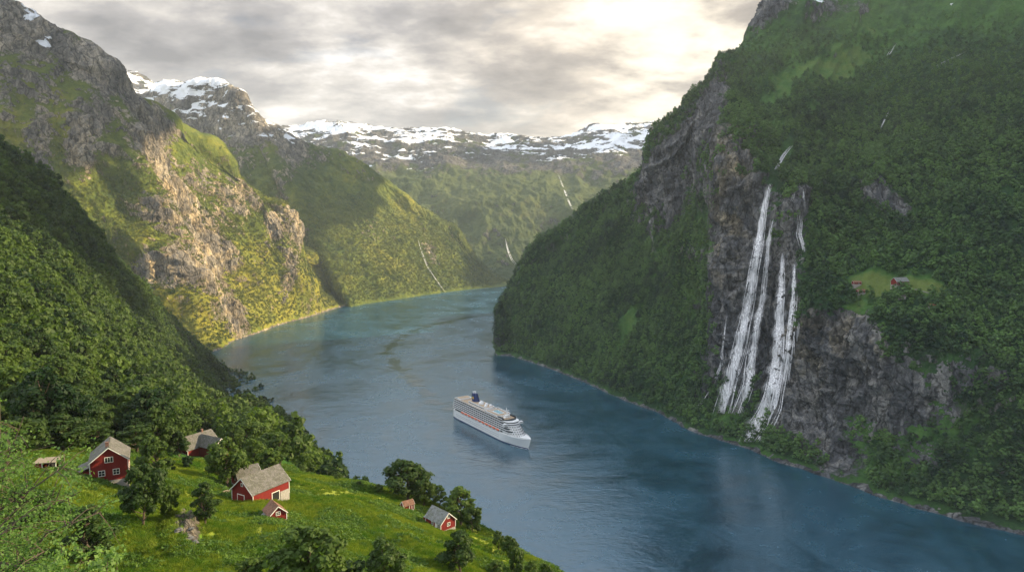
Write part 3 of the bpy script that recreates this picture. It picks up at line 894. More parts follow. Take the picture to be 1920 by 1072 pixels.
def scatter(name, pts, scl, coll, nvar, label=None, cat=None, kind='stuff', tilt=0.12):
    n = len(pts)
    me = bpy.data.meshes.new(name)
    me.vertices.add(n)
    me.vertices.foreach_set('co', np.ascontiguousarray(pts, dtype=np.float32).ravel())
    r = np.random.default_rng(len(name) + n)
    a = me.attributes.new('s', 'FLOAT_VECTOR', 'POINT')
    sc = scl[:, None] * np.stack([np.ones(n), np.ones(n), r.uniform(.8, 1.25, n)], 1)
    a.data.foreach_set('vector', sc.astype(np.float32).ravel())
    a = me.attributes.new('r', 'FLOAT_VECTOR', 'POINT')
    rt = np.stack([r.uniform(-tilt, tilt, n), r.uniform(-tilt, tilt, n), r.uniform(0, 6.283, n)], 1)
    a.data.foreach_set('vector', rt.astype(np.float32).ravel())
    a = me.attributes.new('k', 'INT', 'POINT')
    a.data.foreach_set('value', r.integers(0, nvar, n).astype(np.int32))
    o = link(name, me)
    ng = bpy.data.node_groups.new(name, 'GeometryNodeTree')
    ng.interface.new_socket('Geometry', in_out='INPUT', socket_type='NodeSocketGeometry')
    ng.interface.new_socket('Geometry', in_out='OUTPUT', socket_type='NodeSocketGeometry')
    gi = ng.nodes.new('NodeGroupInput'); go = ng.nodes.new('NodeGroupOutput')
    ip = ng.nodes.new('GeometryNodeInstanceOnPoints')
    ci = ng.nodes.new('GeometryNodeCollectionInfo')
    ci.inputs['Collection'].default_value = coll
    ci.inputs['Separate Children'].default_value = True
    ci.inputs['Reset Children'].default_value = True
    ip.inputs['Pick Instance'].default_value = True
    L = ng.links.new
    L(gi.outputs[0], ip.inputs['Points']); L(ci.outputs[0], ip.inputs['Instance'])
    for nm, ty, sk in (('s', 'FLOAT_VECTOR', 'Scale'), ('r', 'FLOAT_VECTOR', 'Rotation'), ('k', 'INT', 'Instance Index')):
        na = ng.nodes.new('GeometryNodeInputNamedAttribute'); na.data_type = ty
        na.inputs['Name'].default_value = nm
        src = [q for q in na.outputs if q.enabled and q.name == 'Attribute'][0]
        if sk == 'Rotation':
            er = ng.nodes.new('FunctionNodeEulerToRotation')
            L(src, er.inputs[0]); src = er.outputs[0]
        L(src, ip.inputs[sk])
    L(ip.outputs[0], go.inputs[0])
    md = o.modifiers.new('wood', 'NODES'); md.node_group = ng
    tag(o, label, cat, kind=kind)
    return o


def sample_sheet(name, spacing, count, cond=None, seed=0, pad=60):
    S = SHEETS[name]; V = S['V']; tr = S['at']['_tree']
    r = np.random.default_rng(seed)
    nu, nv = V.shape[:2]
    e1 = V[1:, :-1] - V[:-1, :-1]; e2 = V[:-1, 1:] - V[:-1, :-1]
    area = np.linalg.norm(np.cross(e1, e2), axis=2)
    wgt = area * tr[:-1, :-1]
    px, py = S['px'][:-1, :-1], S['py'][:-1, :-1]
    wgt = wgt * ((px > -pad) & (px < 1920 + pad) & (py > -pad) & (py < 1072 + pad))
    if cond is not None:
        wgt = wgt * cond(S)[:-1, :-1]
    cs = np.cumsum(wgt.ravel()); 
    k = np.searchsorted(cs, r.uniform(0, cs[-1], count * 3))
    i, j = np.unravel_index(k, wgt.shape)
    a, b_ = r.uniform(0, 1, (2, len(k), 1))
    p = V[i, j] * (1 - a) * (1 - b_) + V[i + 1, j] * a * (1 - b_) + V[i, j + 1] * (1 - a) * b_ + V[i + 1, j + 1] * a * b_
    key = np.floor(p / spacing).astype(np.int64)
    kk = key[:, 0] * 73856093 ^ key[:, 1] * 19349663 ^ key[:, 2] * 83492791
    _, u = np.unique(kk, return_index=True)
    r.shuffle(u)
    u = u[:count]
    return p[u], (i[u], j[u])


def visible_filter(p, nrm_sheet, ij, margin=-0.25):
    n = SHEETS[nrm_sheet]['N'][ij]
    v = np.array([0, 0, CAMZ]) - p
    v /= np.linalg.norm(v, axis=1, keepdims=True)
    return (n * v).sum(1) > margin


# far trees: small crowns, unit = metres
far_right = [crown_mesh('wood_tree', 14, 6.4, 1.5, 6, 200, 1.1, 100 + k, M_LEAF['right'], jit=.22)[0] for k in range(7)]
far_sunny = [crown_mesh('wood_tree', 10, 5.0, 1.0, 5, 90, 1.25, 200 + k, M_LEAF['sunny'], jit=.25)[0] for k in range(5)]
cR = hidden_collection('dark_wood_template', far_right)
cS = hidden_collection('sunny_wood_template', far_sunny)

p, ij = sample_sheet('right_mountain', 10.0, 60000, seed=3)
ok = visible_filter(p, 'right_mountain', ij)
p = p[ok]; sc = np.random.default_rng(1).uniform(.45, 1.5, len(p)) * (1.0 - 0.5 * ss(p[:, 2], 500, 950))
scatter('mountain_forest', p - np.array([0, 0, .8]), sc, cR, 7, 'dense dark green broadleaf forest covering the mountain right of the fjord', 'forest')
print('right trees', len(p))
p, ij = sample_sheet('left_mountain', 10.0, 26000, seed=4)
ok = visible_filter(p, 'left_mountain', ij)
p = p[ok]; sc = np.random.default_rng(2).uniform(.5, 1.3, len(p)) * (1 - .4 * ss(p[:, 2], 350, 700))
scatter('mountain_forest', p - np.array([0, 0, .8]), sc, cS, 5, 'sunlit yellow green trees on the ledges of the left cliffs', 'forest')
print('left trees', len(p))
p, ij = sample_sheet('snowy_mountain', 14.0, 26000, seed=5)
ok = visible_filter(p, 'snowy_mountain', ij)
p = p[ok]; sc = np.random.default_rng(2).uniform(.7, 1.5, len(p)) * (1 - .4 * ss(p[:, 2], 300, 600))
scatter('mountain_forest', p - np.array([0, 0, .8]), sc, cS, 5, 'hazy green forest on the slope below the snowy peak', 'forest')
print('snowy trees', len(p))

# ------------------------------------------------------------------ near trees
bpy.context.view_layer.update()
HS = SHEETS['hillside']['obj']
RM = SHEETS['right_mountain']['obj']


def hit(px, py, objs):
    d = raydir(px, py)
    best = None
    for o in objs:
        ok, loc, nrm, _ = o.ray_cast(Vector((0, 0, CAMZ)), d)
        if ok and (best is None or loc.length < best[0].length):
            best = (loc.copy(), nrm.copy())
    return best


def ground_z(x, y, o=None):
    ok, loc, nrm, _ = (o or HS).ray_cast(Vector((x, y, 1400)), Vector((0, 0, -1)))
    return loc.z if ok else 0.0


def tree_kind(name, h, rad, z0, nl, nq, leaf, seed, mat, cone=0.0, op=0.0):
    cm, lobes = crown_mesh(name + '_crown', h, rad, z0, nl, nq, leaf, seed, mat, cone, op + .15, .4, .20, .42)
    tm = trunk_mesh(name + '_trunk', h, rad, z0, lobes, seed)
    return cm, tm, h


NEAR = [tree_kind('broad', 12, 5.2, 2.2, 24, 5600, .34, 1, M_LEAF['near']),
        tree_kind('round', 10, 4.6, 1.5, 19, 4600, .34, 2, M_LEAF['near']),
        tree_kind('tall', 15, 4.2, 2.0, 24, 5200, .34, 3, M_LEAF['near']),
        tree_kind('loose', 13, 4.6, 2.5, 17, 3600, .34, 4, M_LEAF['near'], op=.5),
        tree_kind('bushy', 8, 4.2, 0.4, 17, 4200, .38, 5, M_LEAF['near']),
        tree_kind('narrow', 14, 3.0, 1.2, 22, 4200, .40, 6, M_LEAF['near'], cone=1)]
FAR_N = [join_meshes('slope_tree', [crown_mesh('slope_tree', hh, rr_, 1.2, 9, 420, .72, 300 + k, M_LEAF['near'])[0]]) for k, (hh, rr_) in
         enumerate([(11, 5), (10, 4.6), (12.5, 4.4), (9, 4.8), (13, 4.2), (10.5, 5.2)])]


def add_tree(k, x, y, z, s, rz, label, group=None, sx=1.0, name='broadleaf_tree', cat='tree'):
    cm, tm, h = NEAR[k]
    e = empty(name, (x, y, z), rz, label, cat, group)
    e.scale = (s * sx, s * sx, s)
    link('trunk', tm, None, e)
    link('crown', cm, None, e)
    return e


# trees that stand singly round the farms: base pixel, top pixel row, width in pixels, kind
SINGLE = [
    (426, 916, 812, 76, 0, 'round green tree standing right in front of the upper grey roofed farmhouse'),
    (270, 985, 862, 86, 1, 'broad dark tree on the slope below the red house with three windows'),
    (290, 925, 806, 62, 2, 'tall dense tree directly right of the red house with three windows'),
    (385, 985, 893, 46, 2, 'small dark tree beside the rocky knoll, left of the big barn'),
    (318, 965, 905, 40, 4, 'bushy green tree between the two dark trees and the rocky knoll'),
    (524, 882, 806, 50, 3, 'airy tree at the shelf edge with water behind it, behind the barn'),
    (505, 884, 838, 46, 4, 'low round bush tree left of the airy tree at the shelf edge'),
    (462, 862, 772, 66, 0, 'dark broad tree right behind the upper farmhouse'),
    (436, 850, 790, 44, 1, 'tree half hidden directly behind the upper farmhouse roof'),
    (335, 858, 806, 48, 1, 'green tree left of the upper farmhouse'),
    (764, 942, 856, 90, 0, 'large spreading tree at the shelf edge above the tiny red shed'),
    (795, 950, 897, 46, 1, 'round dense tree between the spreading tree and the grey roofed cabin'),
    (824, 950, 905, 34, 3, 'slim loose tree behind the grey roofed cabin'),
    (864, 985, 903, 56, 2, 'tall tree just right of the grey roofed cabin'),
    (886, 998, 944, 42, 4, 'bushy tree at the foot of the tall tree right of the cabin'),
    (848, 962, 922, 30, 1, 'small tree between the slim tree and the tall tree at the cabin'),
    (935, 1034, 988, 24, 3, 'small tree on the edge, uppermost of those right of the cabin'),
    (955, 1046, 1000, 34, 1, 'round tree on the meadow edge below the cabin, above the water'),
    (968, 1080, 1020, 34, 4, 'bushy tree low on the meadow edge at the picture bottom'),
    (998, 1094, 1044, 30, 3, 'small loose tree near the bottom end of the meadow edge'),
    (1022, 1104, 1050, 34, 1, 'rightmost small tree on the meadow edge at the picture bottom'),
    (576, 1120, 974, 150, 1, 'huge dark bushy tree at the picture bottom below the small red shed'),
    (720, 1104, 1002, 84, 1, 'dark bushy tree at the picture bottom left of the cabin meadow'),
    (862, 1074, 988, 72, 1, 'dark round tree below the grey roofed cabin'),
    (655, 1096, 1048, 70, 4, 'low bush between the two dark trees at the picture bottom'),
    (170, 1066, 930, 80, 2, 'tall drooping dark tree on the lower left meadow'),
    (600, 890, 876, 14, 4, 'tiny bush on the shelf edge right of the barn roof'),
    (570, 884, 866, 20, 4, 'small dark bush on the shelf edge behind the barn'),
    (634, 900, 884, 14, 3, 'tiny tree on the shelf edge, middle of the meadow skyline'),
    (709, 922, 904, 20, 3, 'small tree on the skyline left of the large spreading tree'),
    (672, 910, 900, 12, 4, 'tiny bush on the meadow skyline between two tiny trees'),
    (52, 1000, 900, 90, 0, 'dark tree behind the bright leafy branches at the left edge'),
    (470, 1090, 1040, 60, 4, 'low dark bush left of the huge bushy tree at the bottom'),
    (318, 884, 856, 26, 4, 'small shrub on the grass between the two upper houses'),
    (352, 876, 852, 22, 4, 'small shrub just below the upper farmhouse wall'),
    (930, 1078, 1046, 34, 4, 'low bush on the grassy slope below the cabin'),
    (118, 850, 770, 96, 0, 'large dark tree on the forest edge above the open red shed'),
    (40, 850, 780, 90, 1, 'tree on the forest edge at the left picture border'),
    (180, 842, 784, 60, 2, 'tree on the forest edge directly behind the red house with three windows'),
    (255, 850, 792, 70, 3, 'pale green tree behind the tall tree beside the red house'),
]
occupied = []
for bx, by, ty, wd, k, lab in SINGLE:
    hh = hit(bx, by, [HS])
    if hh is None:
        continue
    loc = hh[0]
    if loc.y > 420:
        continue
    m = loc.y / F
    H = (by - ty) * m * 0.98
    s = H / NEAR[k][2]
    bw = {0: 11.0, 1: 9.8, 2: 8.6, 3: 9.6, 4: 9.2, 5: 6.2}[k]
    add_tree(k, loc.x, loc.y, loc.z - .2, s, random.uniform(0, 6.28), lab, None, (wd * m / bw) / s * 1.18)
    occupied.append((loc.x, loc.y, wd * m * .4))

# the wood on the slope
KEEP = [(205, 880, 60), (90, 870, 34), (380, 845, 38), (490, 930, 60), (515, 965, 30), (430, 880, 40), (530, 885, 30)]
pts, ij = sample_sheet('hillside', 7.2, 20000, seed=9, pad=90)
ok = visible_filter(pts, 'hillside', ij, -0.5)
pts = pts[ok]
pts = pts[np.argsort(pts[:, 1])]
qx, qy = to_px(pts)
good = np.ones(len(pts), bool)
for (x, y, r_) in occupied:
    good &= (pts[:, 0] - x) ** 2 + (pts[:, 1] - y) ** 2 > r_ * r_
for (x, y, r_) in KEEP:
    good &= (qx - x) ** 2 + (qy - y) ** 2 > r_ * r_
pts = pts[good]; qx = qx[good]; qy = qy[good]
good = (qx < 440) | (pts[:, 1] > 560) | ((qx < 500) & (np.random.default_rng(8).uniform(size=len(pts)) < .4)) | ((pts[:, 1] > 285) & (np.random.default_rng(9).uniform(size=len(pts)) < .5))
pts = pts[good]; qx = qx[good]; qy = qy[good]
inview = (qx > -30) & (qx < 1950) & (qy < 1100)
first = np.where(inview)[0][:230]
bands = [((0, 95), 'tree packed in the wood nearest the left border, above the open shed'),
         ((95, 175), 'tree packed in the wood above and left of the red house with three windows'),
         ((175, 260), 'tree packed in the wood directly above the red house with three windows'),
         ((260, 345), 'tree packed in the wood left above the upper farmhouse'),
         ((345, 2000), 'tree packed in the wood behind the upper farmhouse')]
rr = random.Random(5)
for i in first:
    x, y, z = pts[i]
    b = [q for q in bands if q[0][0] <= max(0, qx[i]) < q[0][1]][0]
    k = rr.choice([0, 0, 1, 1, 2, 3, 4])
    add_tree(k, x, y, z - .3, (.42 if qx[i] > 490 else 1) * rr.choice([.7, .9, 1.1, 1.3, 1.5, 1.8]) * rr.uniform(.9, 1.1), rr.uniform(0, 6.28), b[1], 'trees of the ' + b[1].split('in the ')[1], rr.uniform(.9, 1.15))
rest = np.setdiff1d(np.arange(len(pts)), first)
pr = pts[rest]
cN = hidden_collection('slope_wood_template', FAR_N)
scatter('slope_forest', pr - np.array([0, 0, .6]), (.6 + 1.3 * np.random.default_rng(3).uniform(0, 1, len(pr)) ** 1.6) * np.where(pr[:, 1] > 700, 1.35, 1.15), cN, 6, 'dense green forest climbing the near slope at the left', 'forest')
print('slope trees', len(pr), 'single', len(first), 'band y', pts[first[-1]][1])

# undergrowth: small bushes and tall herbs over the meadow
def tuft_mesh(name, seed, mat, h=.5, rad=.8, n=60, leaf=.16):
    r = np.random.default_rng(seed)
    c = np.stack([r.normal(0, rad * .5, n), r.normal(0, rad * .5, n), r.uniform(0, 1, n) ** 1.0 * h], 1)
    c[:, 2] *= np.exp(-(c[:, 0] ** 2 + c[:, 1] ** 2) / rad ** 2)
    nn = r.standard_normal((n, 3)) * .6 + np.array([0, 0, .8]); nn /= np.linalg.norm(nn, axis=1, keepdims=True)
    v, f = leaf_quads(c, nn, np.full(n, leaf), r)
    me = np_mesh(name, v, f, False, {'lv': np.repeat(r.uniform(0, 1, n), 4)})
    me.materials.append(mat)
    return me


def blade_mesh(name, seed, mat, n=70, h=.55, rad=.7):
    r = np.random.default_rng(seed)
    V, Fc = [], []
    for k in range(n):
        x, y = r.normal(0, rad * .5, 2); a = r.uniform(0, 6.28); hh = h * r.uniform(.5, 1.2); wv = .035
        lx, ly = r.normal(0, .18, 2)
        b0 = len(V)
        V += [(x - wv * math.cos(a), y - wv * math.sin(a), -.05), (x + wv * math.cos(a), y + wv * math.sin(a), -.05), (x + lx * .4 + wv * .7 * math.cos(a), y + ly * .4, hh * .6), (x + lx, y + ly, hh)]
        Fc.append([b0, b0 + 1, b0 + 2, b0 + 3])
    me = np_mesh(name, np.array(V), np.array(Fc), False, {'lv': np.repeat(r.uniform(0, 1, n), 4)})
    me.materials.append(mat)
    return me


M_GRASS = leaf_mat('meadow_grass', (0.036, 0.115, 0.008), (0.17, 0.215, 0.022), trans=.3, patch=1 / 16)
M_HERB = leaf_mat('meadow_herbs', (0.03, 0.08, 0.010), (0.09, 0.16, 0.02), trans=.3, patch=1 / 12)
cG = hidden_collection('grass_template', [blade_mesh('grass_tuft', 40 + k, M_GRASS) for k in range(3)])
cH = hidden_collection('herb_template', [tuft_mesh('herb_tuft', 50 + k, M_HERB) for k in range(4)])
SH = SHEETS['hillside']
meadow_cond = lambda S: (1 - S['at']['_tree']) * (S['V'][..., 1] < 330) * (S['at']['rock'] < .4) * (S['V'][..., 2] > 240)
sv = SH['at']['_tree']
SH['at']['_tree'] = np.where(SH['V'][..., 1] < 330, 1.0, 0.0)
mk = lambda S: (1 - sv) * (S['at']['rock'] < .4) * np.clip(1.9 - 1.7 * S['at']['lush'], .12, 1) * (S['V'][..., 2] > 250) / np.maximum(S['V'][..., 1], 60)
gp, _ = sample_sheet('hillside', 0.55, 60000, mk, seed=21, pad=30)
scatter('meadow_grass', gp, np.random.default_rng(4).uniform(.5, 1.3, len(gp)), cG, 3, 'tall yellow green grass growing all over the meadow', 'grass')
nzf = lambda S: mk(S) * (fbm(flat(S['V']), 22, 4, .6, False, 77.).reshape(S['V'].shape[:2]) > .06) * 1.0
hp, _ = sample_sheet('hillside', 0.8, 26000, nzf, seed=22, pad=30)
scatter('meadow_herbs', hp, np.random.default_rng(5).uniform(.6, 1.9, len(hp)), cH, 4, 'patches of dark green fern and low scrub on the meadow', 'scrub')
SH['at']['_tree'] = sv


# bright leafy branches close to the camera at the lower left
def leafy_branch(name, label, start, ends, leaf, nleaf, seed, mat, r0=.09):
    r = np.random.default_rng(seed); rr = random.Random(seed)
    e = empty(name, start, 0, label, 'tree')
    bm = bmesh.new()
    C = []
    for en in ends:
        a = Vector(start); b_ = Vector(en)
        L = (b_ - a).length
        path = [a.lerp(b_, f) + Vector((rr.uniform(-.05, .05) * L, rr.uniform(-.03, .03) * L, rr.uniform(-.03, .05) * L + math.sin(f * 3.1) * L * .08)) * (0 if f == 0 else 1) for f in (0, .2, .4, .6, .8, 1)]
        tube_path(bm, [p - a for p in path], [r0 * (1 - .85 * f) for f in (0, .2, .4, .6, .8, 1)], 6)
        for q in range(26):
            f = rr.uniform(.18, 1.0)
            i = min(4, int(f * 5)); p = path[i].lerp(path[i + 1], f * 5 - i)
            d = Vector((rr.uniform(-1, 1), rr.uniform(-1, 1), rr.uniform(-.5, .8))).normalized() * L * rr.uniform(.10, .26)
            pe = p + d
            pm = p + d * .5 + Vector((0, 0, d.length * .1))
            tube_path(bm, [p - a, pm - a, pe - a], [r0 * .22, r0 * .14, r0 * .05], 4)
            for _ in range(nleaf):
                g = rr.uniform(.2, 1.1)
                C.append(np.array(p + d * g - a) + r.normal(0, L * .018, 3))
    me = bpy.data.meshes.new(name + '_wood'); bm.to_mesh(me); bm.free()
    link('branch', me, M_BARK, e)
    C = np.array(C)
    nn = r.standard_normal(C.shape) + np.array([0, -.3, .9]); nn /= np.linalg.norm(nn, axis=1, keepdims=True)
    v, f = leaf_quads(C, nn, np.full(len(C), leaf), r)
    lm = np_mesh(name + '_leaves', v, f, False, {'lv': np.repeat(r.uniform(0, 1, len(C)), 4)})
    link('foliage', lm, mat, e)
    return e


leafy_branch('leafy_tree', 'bright leafy branches of a near tree filling the lower left corner', P(-108, 1180, 26),
             [P(12, 770, 28), P(62, 930, 25), P(142, 930, 26), P(167, 985, 24), P(12, 850, 26), P(102, 1040, 23), P(-28, 900, 24), P(-78, 800, 27), P(-28, 1000, 23), P(42, 800, 27), P(32, 1010, 22), P(92, 880, 25), P(-48, 840, 24)], .062, 44, 3, M_LEAF['bright'], .10)
leafy_branch('leafy_tree', 'pale green bush tops at the picture bottom, right of the bright branches', P(175, 1200, 32),
             [P(150, 1035, 33), P(200, 1040, 32), P(225, 1060, 33), P(110, 1030, 34)], .11, 22, 4, M_LEAF['bright'], .07)

# ------------------------------------------------------------------ buildings
def red_wood(name, col):
    m, t = new_mat(name)
    tcn = t.n('ShaderNodeTexCoord').outputs['Object']
    nz = t.noise(t.vmul(tcn, (3, 3, .5)), 1.0, 5, .65)
    fine = t.noise(t.vmul(tcn, (9, 9, .4)), 1.0, 4, .6)
    c = t.mix(nz, tuple(q * .6 for q in col), tuple(min(1, q * 1.35) for q in col))
    c = t.mix(t.ss(fine, .58, .72, 0, .35), c, (.20, .09, .07))
    sx_ = t.n('ShaderNodeSeparateXYZ', i={0: tcn})
    brd = t.math('PINGPONG', t.math('MULTIPLY', t.math('ADD', sx_.outputs[0], sx_.outputs[1]), 5.0), .5)
    bp = t.n('ShaderNodeBump', i={'Strength': .6, 'Distance': .03, 'Height': t.ss(brd, 0, .12)})
    b = t.n('ShaderNodeBsdfPrincipled', i={'Base Color': c, 'Roughness': .8, 'Specular IOR Level': .2, 'Normal': bp})
    t.n('ShaderNodeOutputMaterial', i={0: b})
    return m


def slate(name, c0, c1):
    m, t = new_mat(name)
    tcn = t.n('ShaderNodeTexCoord').outputs['Object']
    br = t.n('ShaderNodeTexBrick', i={'Vector': tcn, 'Color1': c0, 'Color2': c1, 'Mortar': tuple(q * .45 for q in c0), 'Scale': 1.6, 'Mortar Size': .02, 'Brick Width': .42, 'Row Height': .3})
    nz = t.noise(tcn, .9, 5, .65)
    c = t.mix(t.ss(nz, .40, .62), br.outputs[0], t.mix(1.0, br.outputs[0], (.62, .66, .52), 'MULTIPLY'))
    lic = t.noise(tcn, 3.2, 4, .6)
    c = t.mix(t.ss(lic, .60, .70, 0, .5), c, (.42, .40, .34))
    bp = t.n('ShaderNodeBump', i={'Strength': .7, 'Distance': .04, 'Height': br.outputs[1]})
    b = t.n('ShaderNodeBsdfPrincipled', i={'Base Color': c, 'Roughness': .75, 'Normal': bp})
    t.n('ShaderNodeOutputMaterial', i={0: b})
    return m


M_RED = red_wood('red_timber', (0.175, 0.018, 0.015))
M_SLATE = slate('grey_slate', (0.105, 0.10, 0.095), (0.175, 0.165, 0.15))
M_SLATE2 = slate('pale_slate', (0.17, 0.175, 0.18), (0.27, 0.275, 0.28))
M_TILE = slate('brown_tiles', (0.20, 0.085, 0.05), (0.28, 0.13, 0.08))
M_TILE2 = slate('orange_tiles', (0.42, 0.15, 0.08), (0.50, 0.22, 0.12))
M_WHITE = simple_mat('white_paint', (0.78, 0.77, 0.73), .6, vary=.08)
M_STONE = simple_mat('whitewashed_stone', (0.30, 0.285, 0.26), .9, vary=.45, scale=2.2, bump=.06)
M_PANE = simple_mat('window_glass', (0.02, 0.025, 0.03), .08, spec=.8)
M_DARK = simple_mat('dark_opening', (0.012, 0.012, 0.012), .9)
M_WOODG = simple_mat('weathered_wood', (0.22, 0.18, 0.13), .85, vary=.35, scale=5)
M_ROCKG = simple_mat('grey_rock', (0.11, 0.11, 0.108), .9, vary=.45, scale=1.3, bump=.12)


def box(bm, c, s, rot=None):
    r = bmesh.ops.create_cube(bm, size=1.0)
    M = Matrix.Translation(c) @ (rot.to_4x4() if rot is not None else Matrix.Identity(4)) @ Matrix.Diagonal((*s, 1))
    bmesh.ops.transform(bm, matrix=M, verts=r['verts'])
    return r['verts']


def bobj(name, bm, mat, parent, loc=None, bevel=0.0, smooth=False):
    if bevel:
        bmesh.ops.bevel(bm, geom=bm.edges[:], offset=bevel, segments=1, affect='EDGES', clamp_overlap=True)
    me = bpy.data.meshes.new(name)
    bm.to_mesh(me); bm.free()
    if smooth:
        me.polygons.foreach_set('use_smooth', [True] * len(me.polygons))
    o = link(name, me, mat, parent)
    if loc: o.location = loc
    return o


def gable_body(bm, L, Wd, hw, hr, z0=0.0):
    h = Wd / 2
    prof = [(-h, z0), (h, z0), (h, hw), (0, hw + hr), (-h, hw)]
    a = [bm.verts.new((-L / 2, y, z)) for y, z in prof]
    b_ = [bm.verts.new((L / 2, y, z)) for y, z in prof]
    bm.faces.new(a[::-1]); bm.faces.new(b_)
    for i in range(5):
        j = (i + 1) % 5
        bm.faces.new((a[i], a[j], b_[j], b_[i]))


def gable_roof(bm, L, Wd, hw, hr, ov=.45, th=.18):
    h = Wd / 2
    sl = math.hypot(h, hr)
    ny, nz = hr / sl, h / sl
    for s in (1, -1):
        e = h + ov * h / sl; ez = hw - ov * hr / sl
        q = []
        for x in (-L / 2 - ov, L / 2 + ov):
            for (y, z) in ((0, hw + hr), (e, ez)):
                q.append((x, s * y, z))
        off = Vector((0, s * ny * th, nz * th))
        base = Vector((0, s * ny * .02, nz * .02))
        lo = [bm.verts.new(Vector(p) + base) for p in q]
        up = [bm.verts.new(Vector(p) + off + (Vector((0, 0, th * .4)) if i % 2 == 0 else Vector())) for i, p in enumerate(q)]
        idx = [(0, 1, 3, 2)]
        bm.faces.new([up[i] for i in (0, 1, 3, 2)]); bm.faces.new([lo[i] for i in (2, 3, 1, 0)])
        for a, b_ in ((0, 1), (1, 3), (3, 2), (2, 0)):
            bm.faces.new((up[b_], up[a], lo[a], lo[b_]))
    bmesh.ops.recalc_face_normals(bm, faces=bm.faces[:])


def barge(bm, L, Wd, hw, hr, ov=.45, bw=.2):
    h = Wd / 2; sl = math.hypot(h, hr); ang = math.atan2(hr, h)
    for x in (-L / 2 - ov - .04, L / 2 + ov + .04):
        for s in (1, -1):
            ln = sl + ov
            cy = s * (h + ov * h / sl) / 2
            cz = hw + hr - (hr + ov * hr / sl) / 2 + .06
            box(bm, (x, cy, cz), (.06, ln, bw), Matrix.Rotation(-s * ang, 3, 'X'))


def window(parent, side, u, z, w_, h_, L, Wd, nx=2, ny=2):
    """frame with mullions, pane as its sub-part; side is one of +x -x +y -y"""
    bm = bmesh.new(); pb = bmesh.new()
    t_ = .10
    for (cx, cz, sx_, sz) in ((0, h_ / 2, w_ + 2 * t_, t_), (0, -h_ / 2, w_ + 2 * t_, t_), (-w_ / 2 - t_ / 2, 0, t_, h_ - t_), (w_ / 2 + t_ / 2, 0, t_, h_ - t_)):
        box(bm, (cx, 0, cz), (sx_, .10, sz))
    for k in range(1, nx):
        box(bm, (-w_ / 2 + w_ * k / nx, 0, 0), (.07, .06, h_ - t_))
    for k in range(1, ny):
        box(bm, (0, .012, -h_ / 2 + h_ * k / ny), (w_, .05, .06))
    box(pb, (0, .02, 0), (w_, .03, h_ - t_))
    o = bobj('window', bm, M_WHITE, parent)
    p_ = bobj('pane', pb, M_PANE, o)
    if side == '-x': o.location, r_ = (-L / 2 - .06, u, z), -90
    if side == '+x': o.location, r_ = (L / 2 + .06, u, z), 90
    if side == '-y': o.location, r_ = (u, -Wd / 2 - .06, z), 0
    if side == '+y': o.location, r_ = (u, Wd / 2 + .06, z), 180
    o.rotation_euler.z = R(r_)
    return o


def door(parent, side, u, z, w_, h_, L, Wd, mat=None, frame=True):
    bm = bmesh.new()
    box(bm, (0, 0, 0), (w_, .08, h_))
    o = bobj('door', bm, mat or M_RED, parent)
    if frame:
        fb = bmesh.new()
        box(fb, (-w_ / 2 - .08, 0, 0), (.16, .12, h_)); box(fb, (w_ / 2 + .08, 0, 0), (.16, .12, h_)); box(fb, (0, 0, h_ / 2 + .08), (w_ + .32, .12, .16))
        bobj('door_frame', fb, M_WHITE, o)
    hb = bmesh.new(); box(hb, (w_ * .36, -.07, 0), (.12, .06, .05)); bobj('handle', hb, M_DARK, o)
    if side == '-x': o.location, r_ = (-L / 2 - .05, u, z), -90
    if side == '+x': o.location, r_ = (L / 2 + .05, u, z), 90
    if side == '-y': o.location, r_ = (u, -Wd / 2 - .05, z), 0
    if side == '+y': o.location, r_ = (u, Wd / 2 + .05, z), 180
    o.rotation_euler.z = R(r_)
    return o


def corner_boards(parent, L, Wd, hw, z0=0.0):
    bm = bmesh.new()
    for sx_ in (-1, 1):
        for sy in (-1, 1):
            box(bm, (sx_ * (L / 2 + .02), sy * (Wd / 2 + .02), (hw + z0) / 2 - .05), (.15, .15, hw - z0 - .2))
    bobj('corner_board', bm, M_WHITE, parent)


def house(name, label, cat, base, yaw, L, Wd, hw, hr, roof=None, found=.5, sink=3.0, obj=None, group=None, ov=.45, wall=None, trim=True):
    hh = hit(*base, [obj or HS])
    loc = hh[0]
    e = empty(name, (loc.x, loc.y, loc.z + .1), R(yaw), label, cat, group)
    bm = bmesh.new(); gable_body(bm, L, Wd, hw, hr, found); bobj('wall', bm, wall or M_RED, e)
    bm = bmesh.new(); box(bm, (0, 0, (found - sink) / 2), (L + .1, Wd + .1, found + sink)); bobj('foundation', bm, M_STONE, e)
    bm = bmesh.new(); gable_roof(bm, L, Wd, hw, hr, ov); rf = bobj('roof', bm, roof or M_SLATE, e)
    if trim:
        bm = bmesh.new(); barge(bm, L, Wd, hw, hr, ov); bobj('bargeboard', bm, M_WHITE, rf)
        corner_boards(e, L, Wd, hw, found)
    return e, rf


def chimney(rf, x, y, z, h_=1.3):
    bm = bmesh.new(); box(bm, (x, y, z), (.7, .7, h_)); box(bm, (x, y, z + h_ / 2 + .06), (.86, .86, .12))
    bobj('chimney', bm, simple_mat('chimney_brick', (.16, .09, .07), .9), rf)


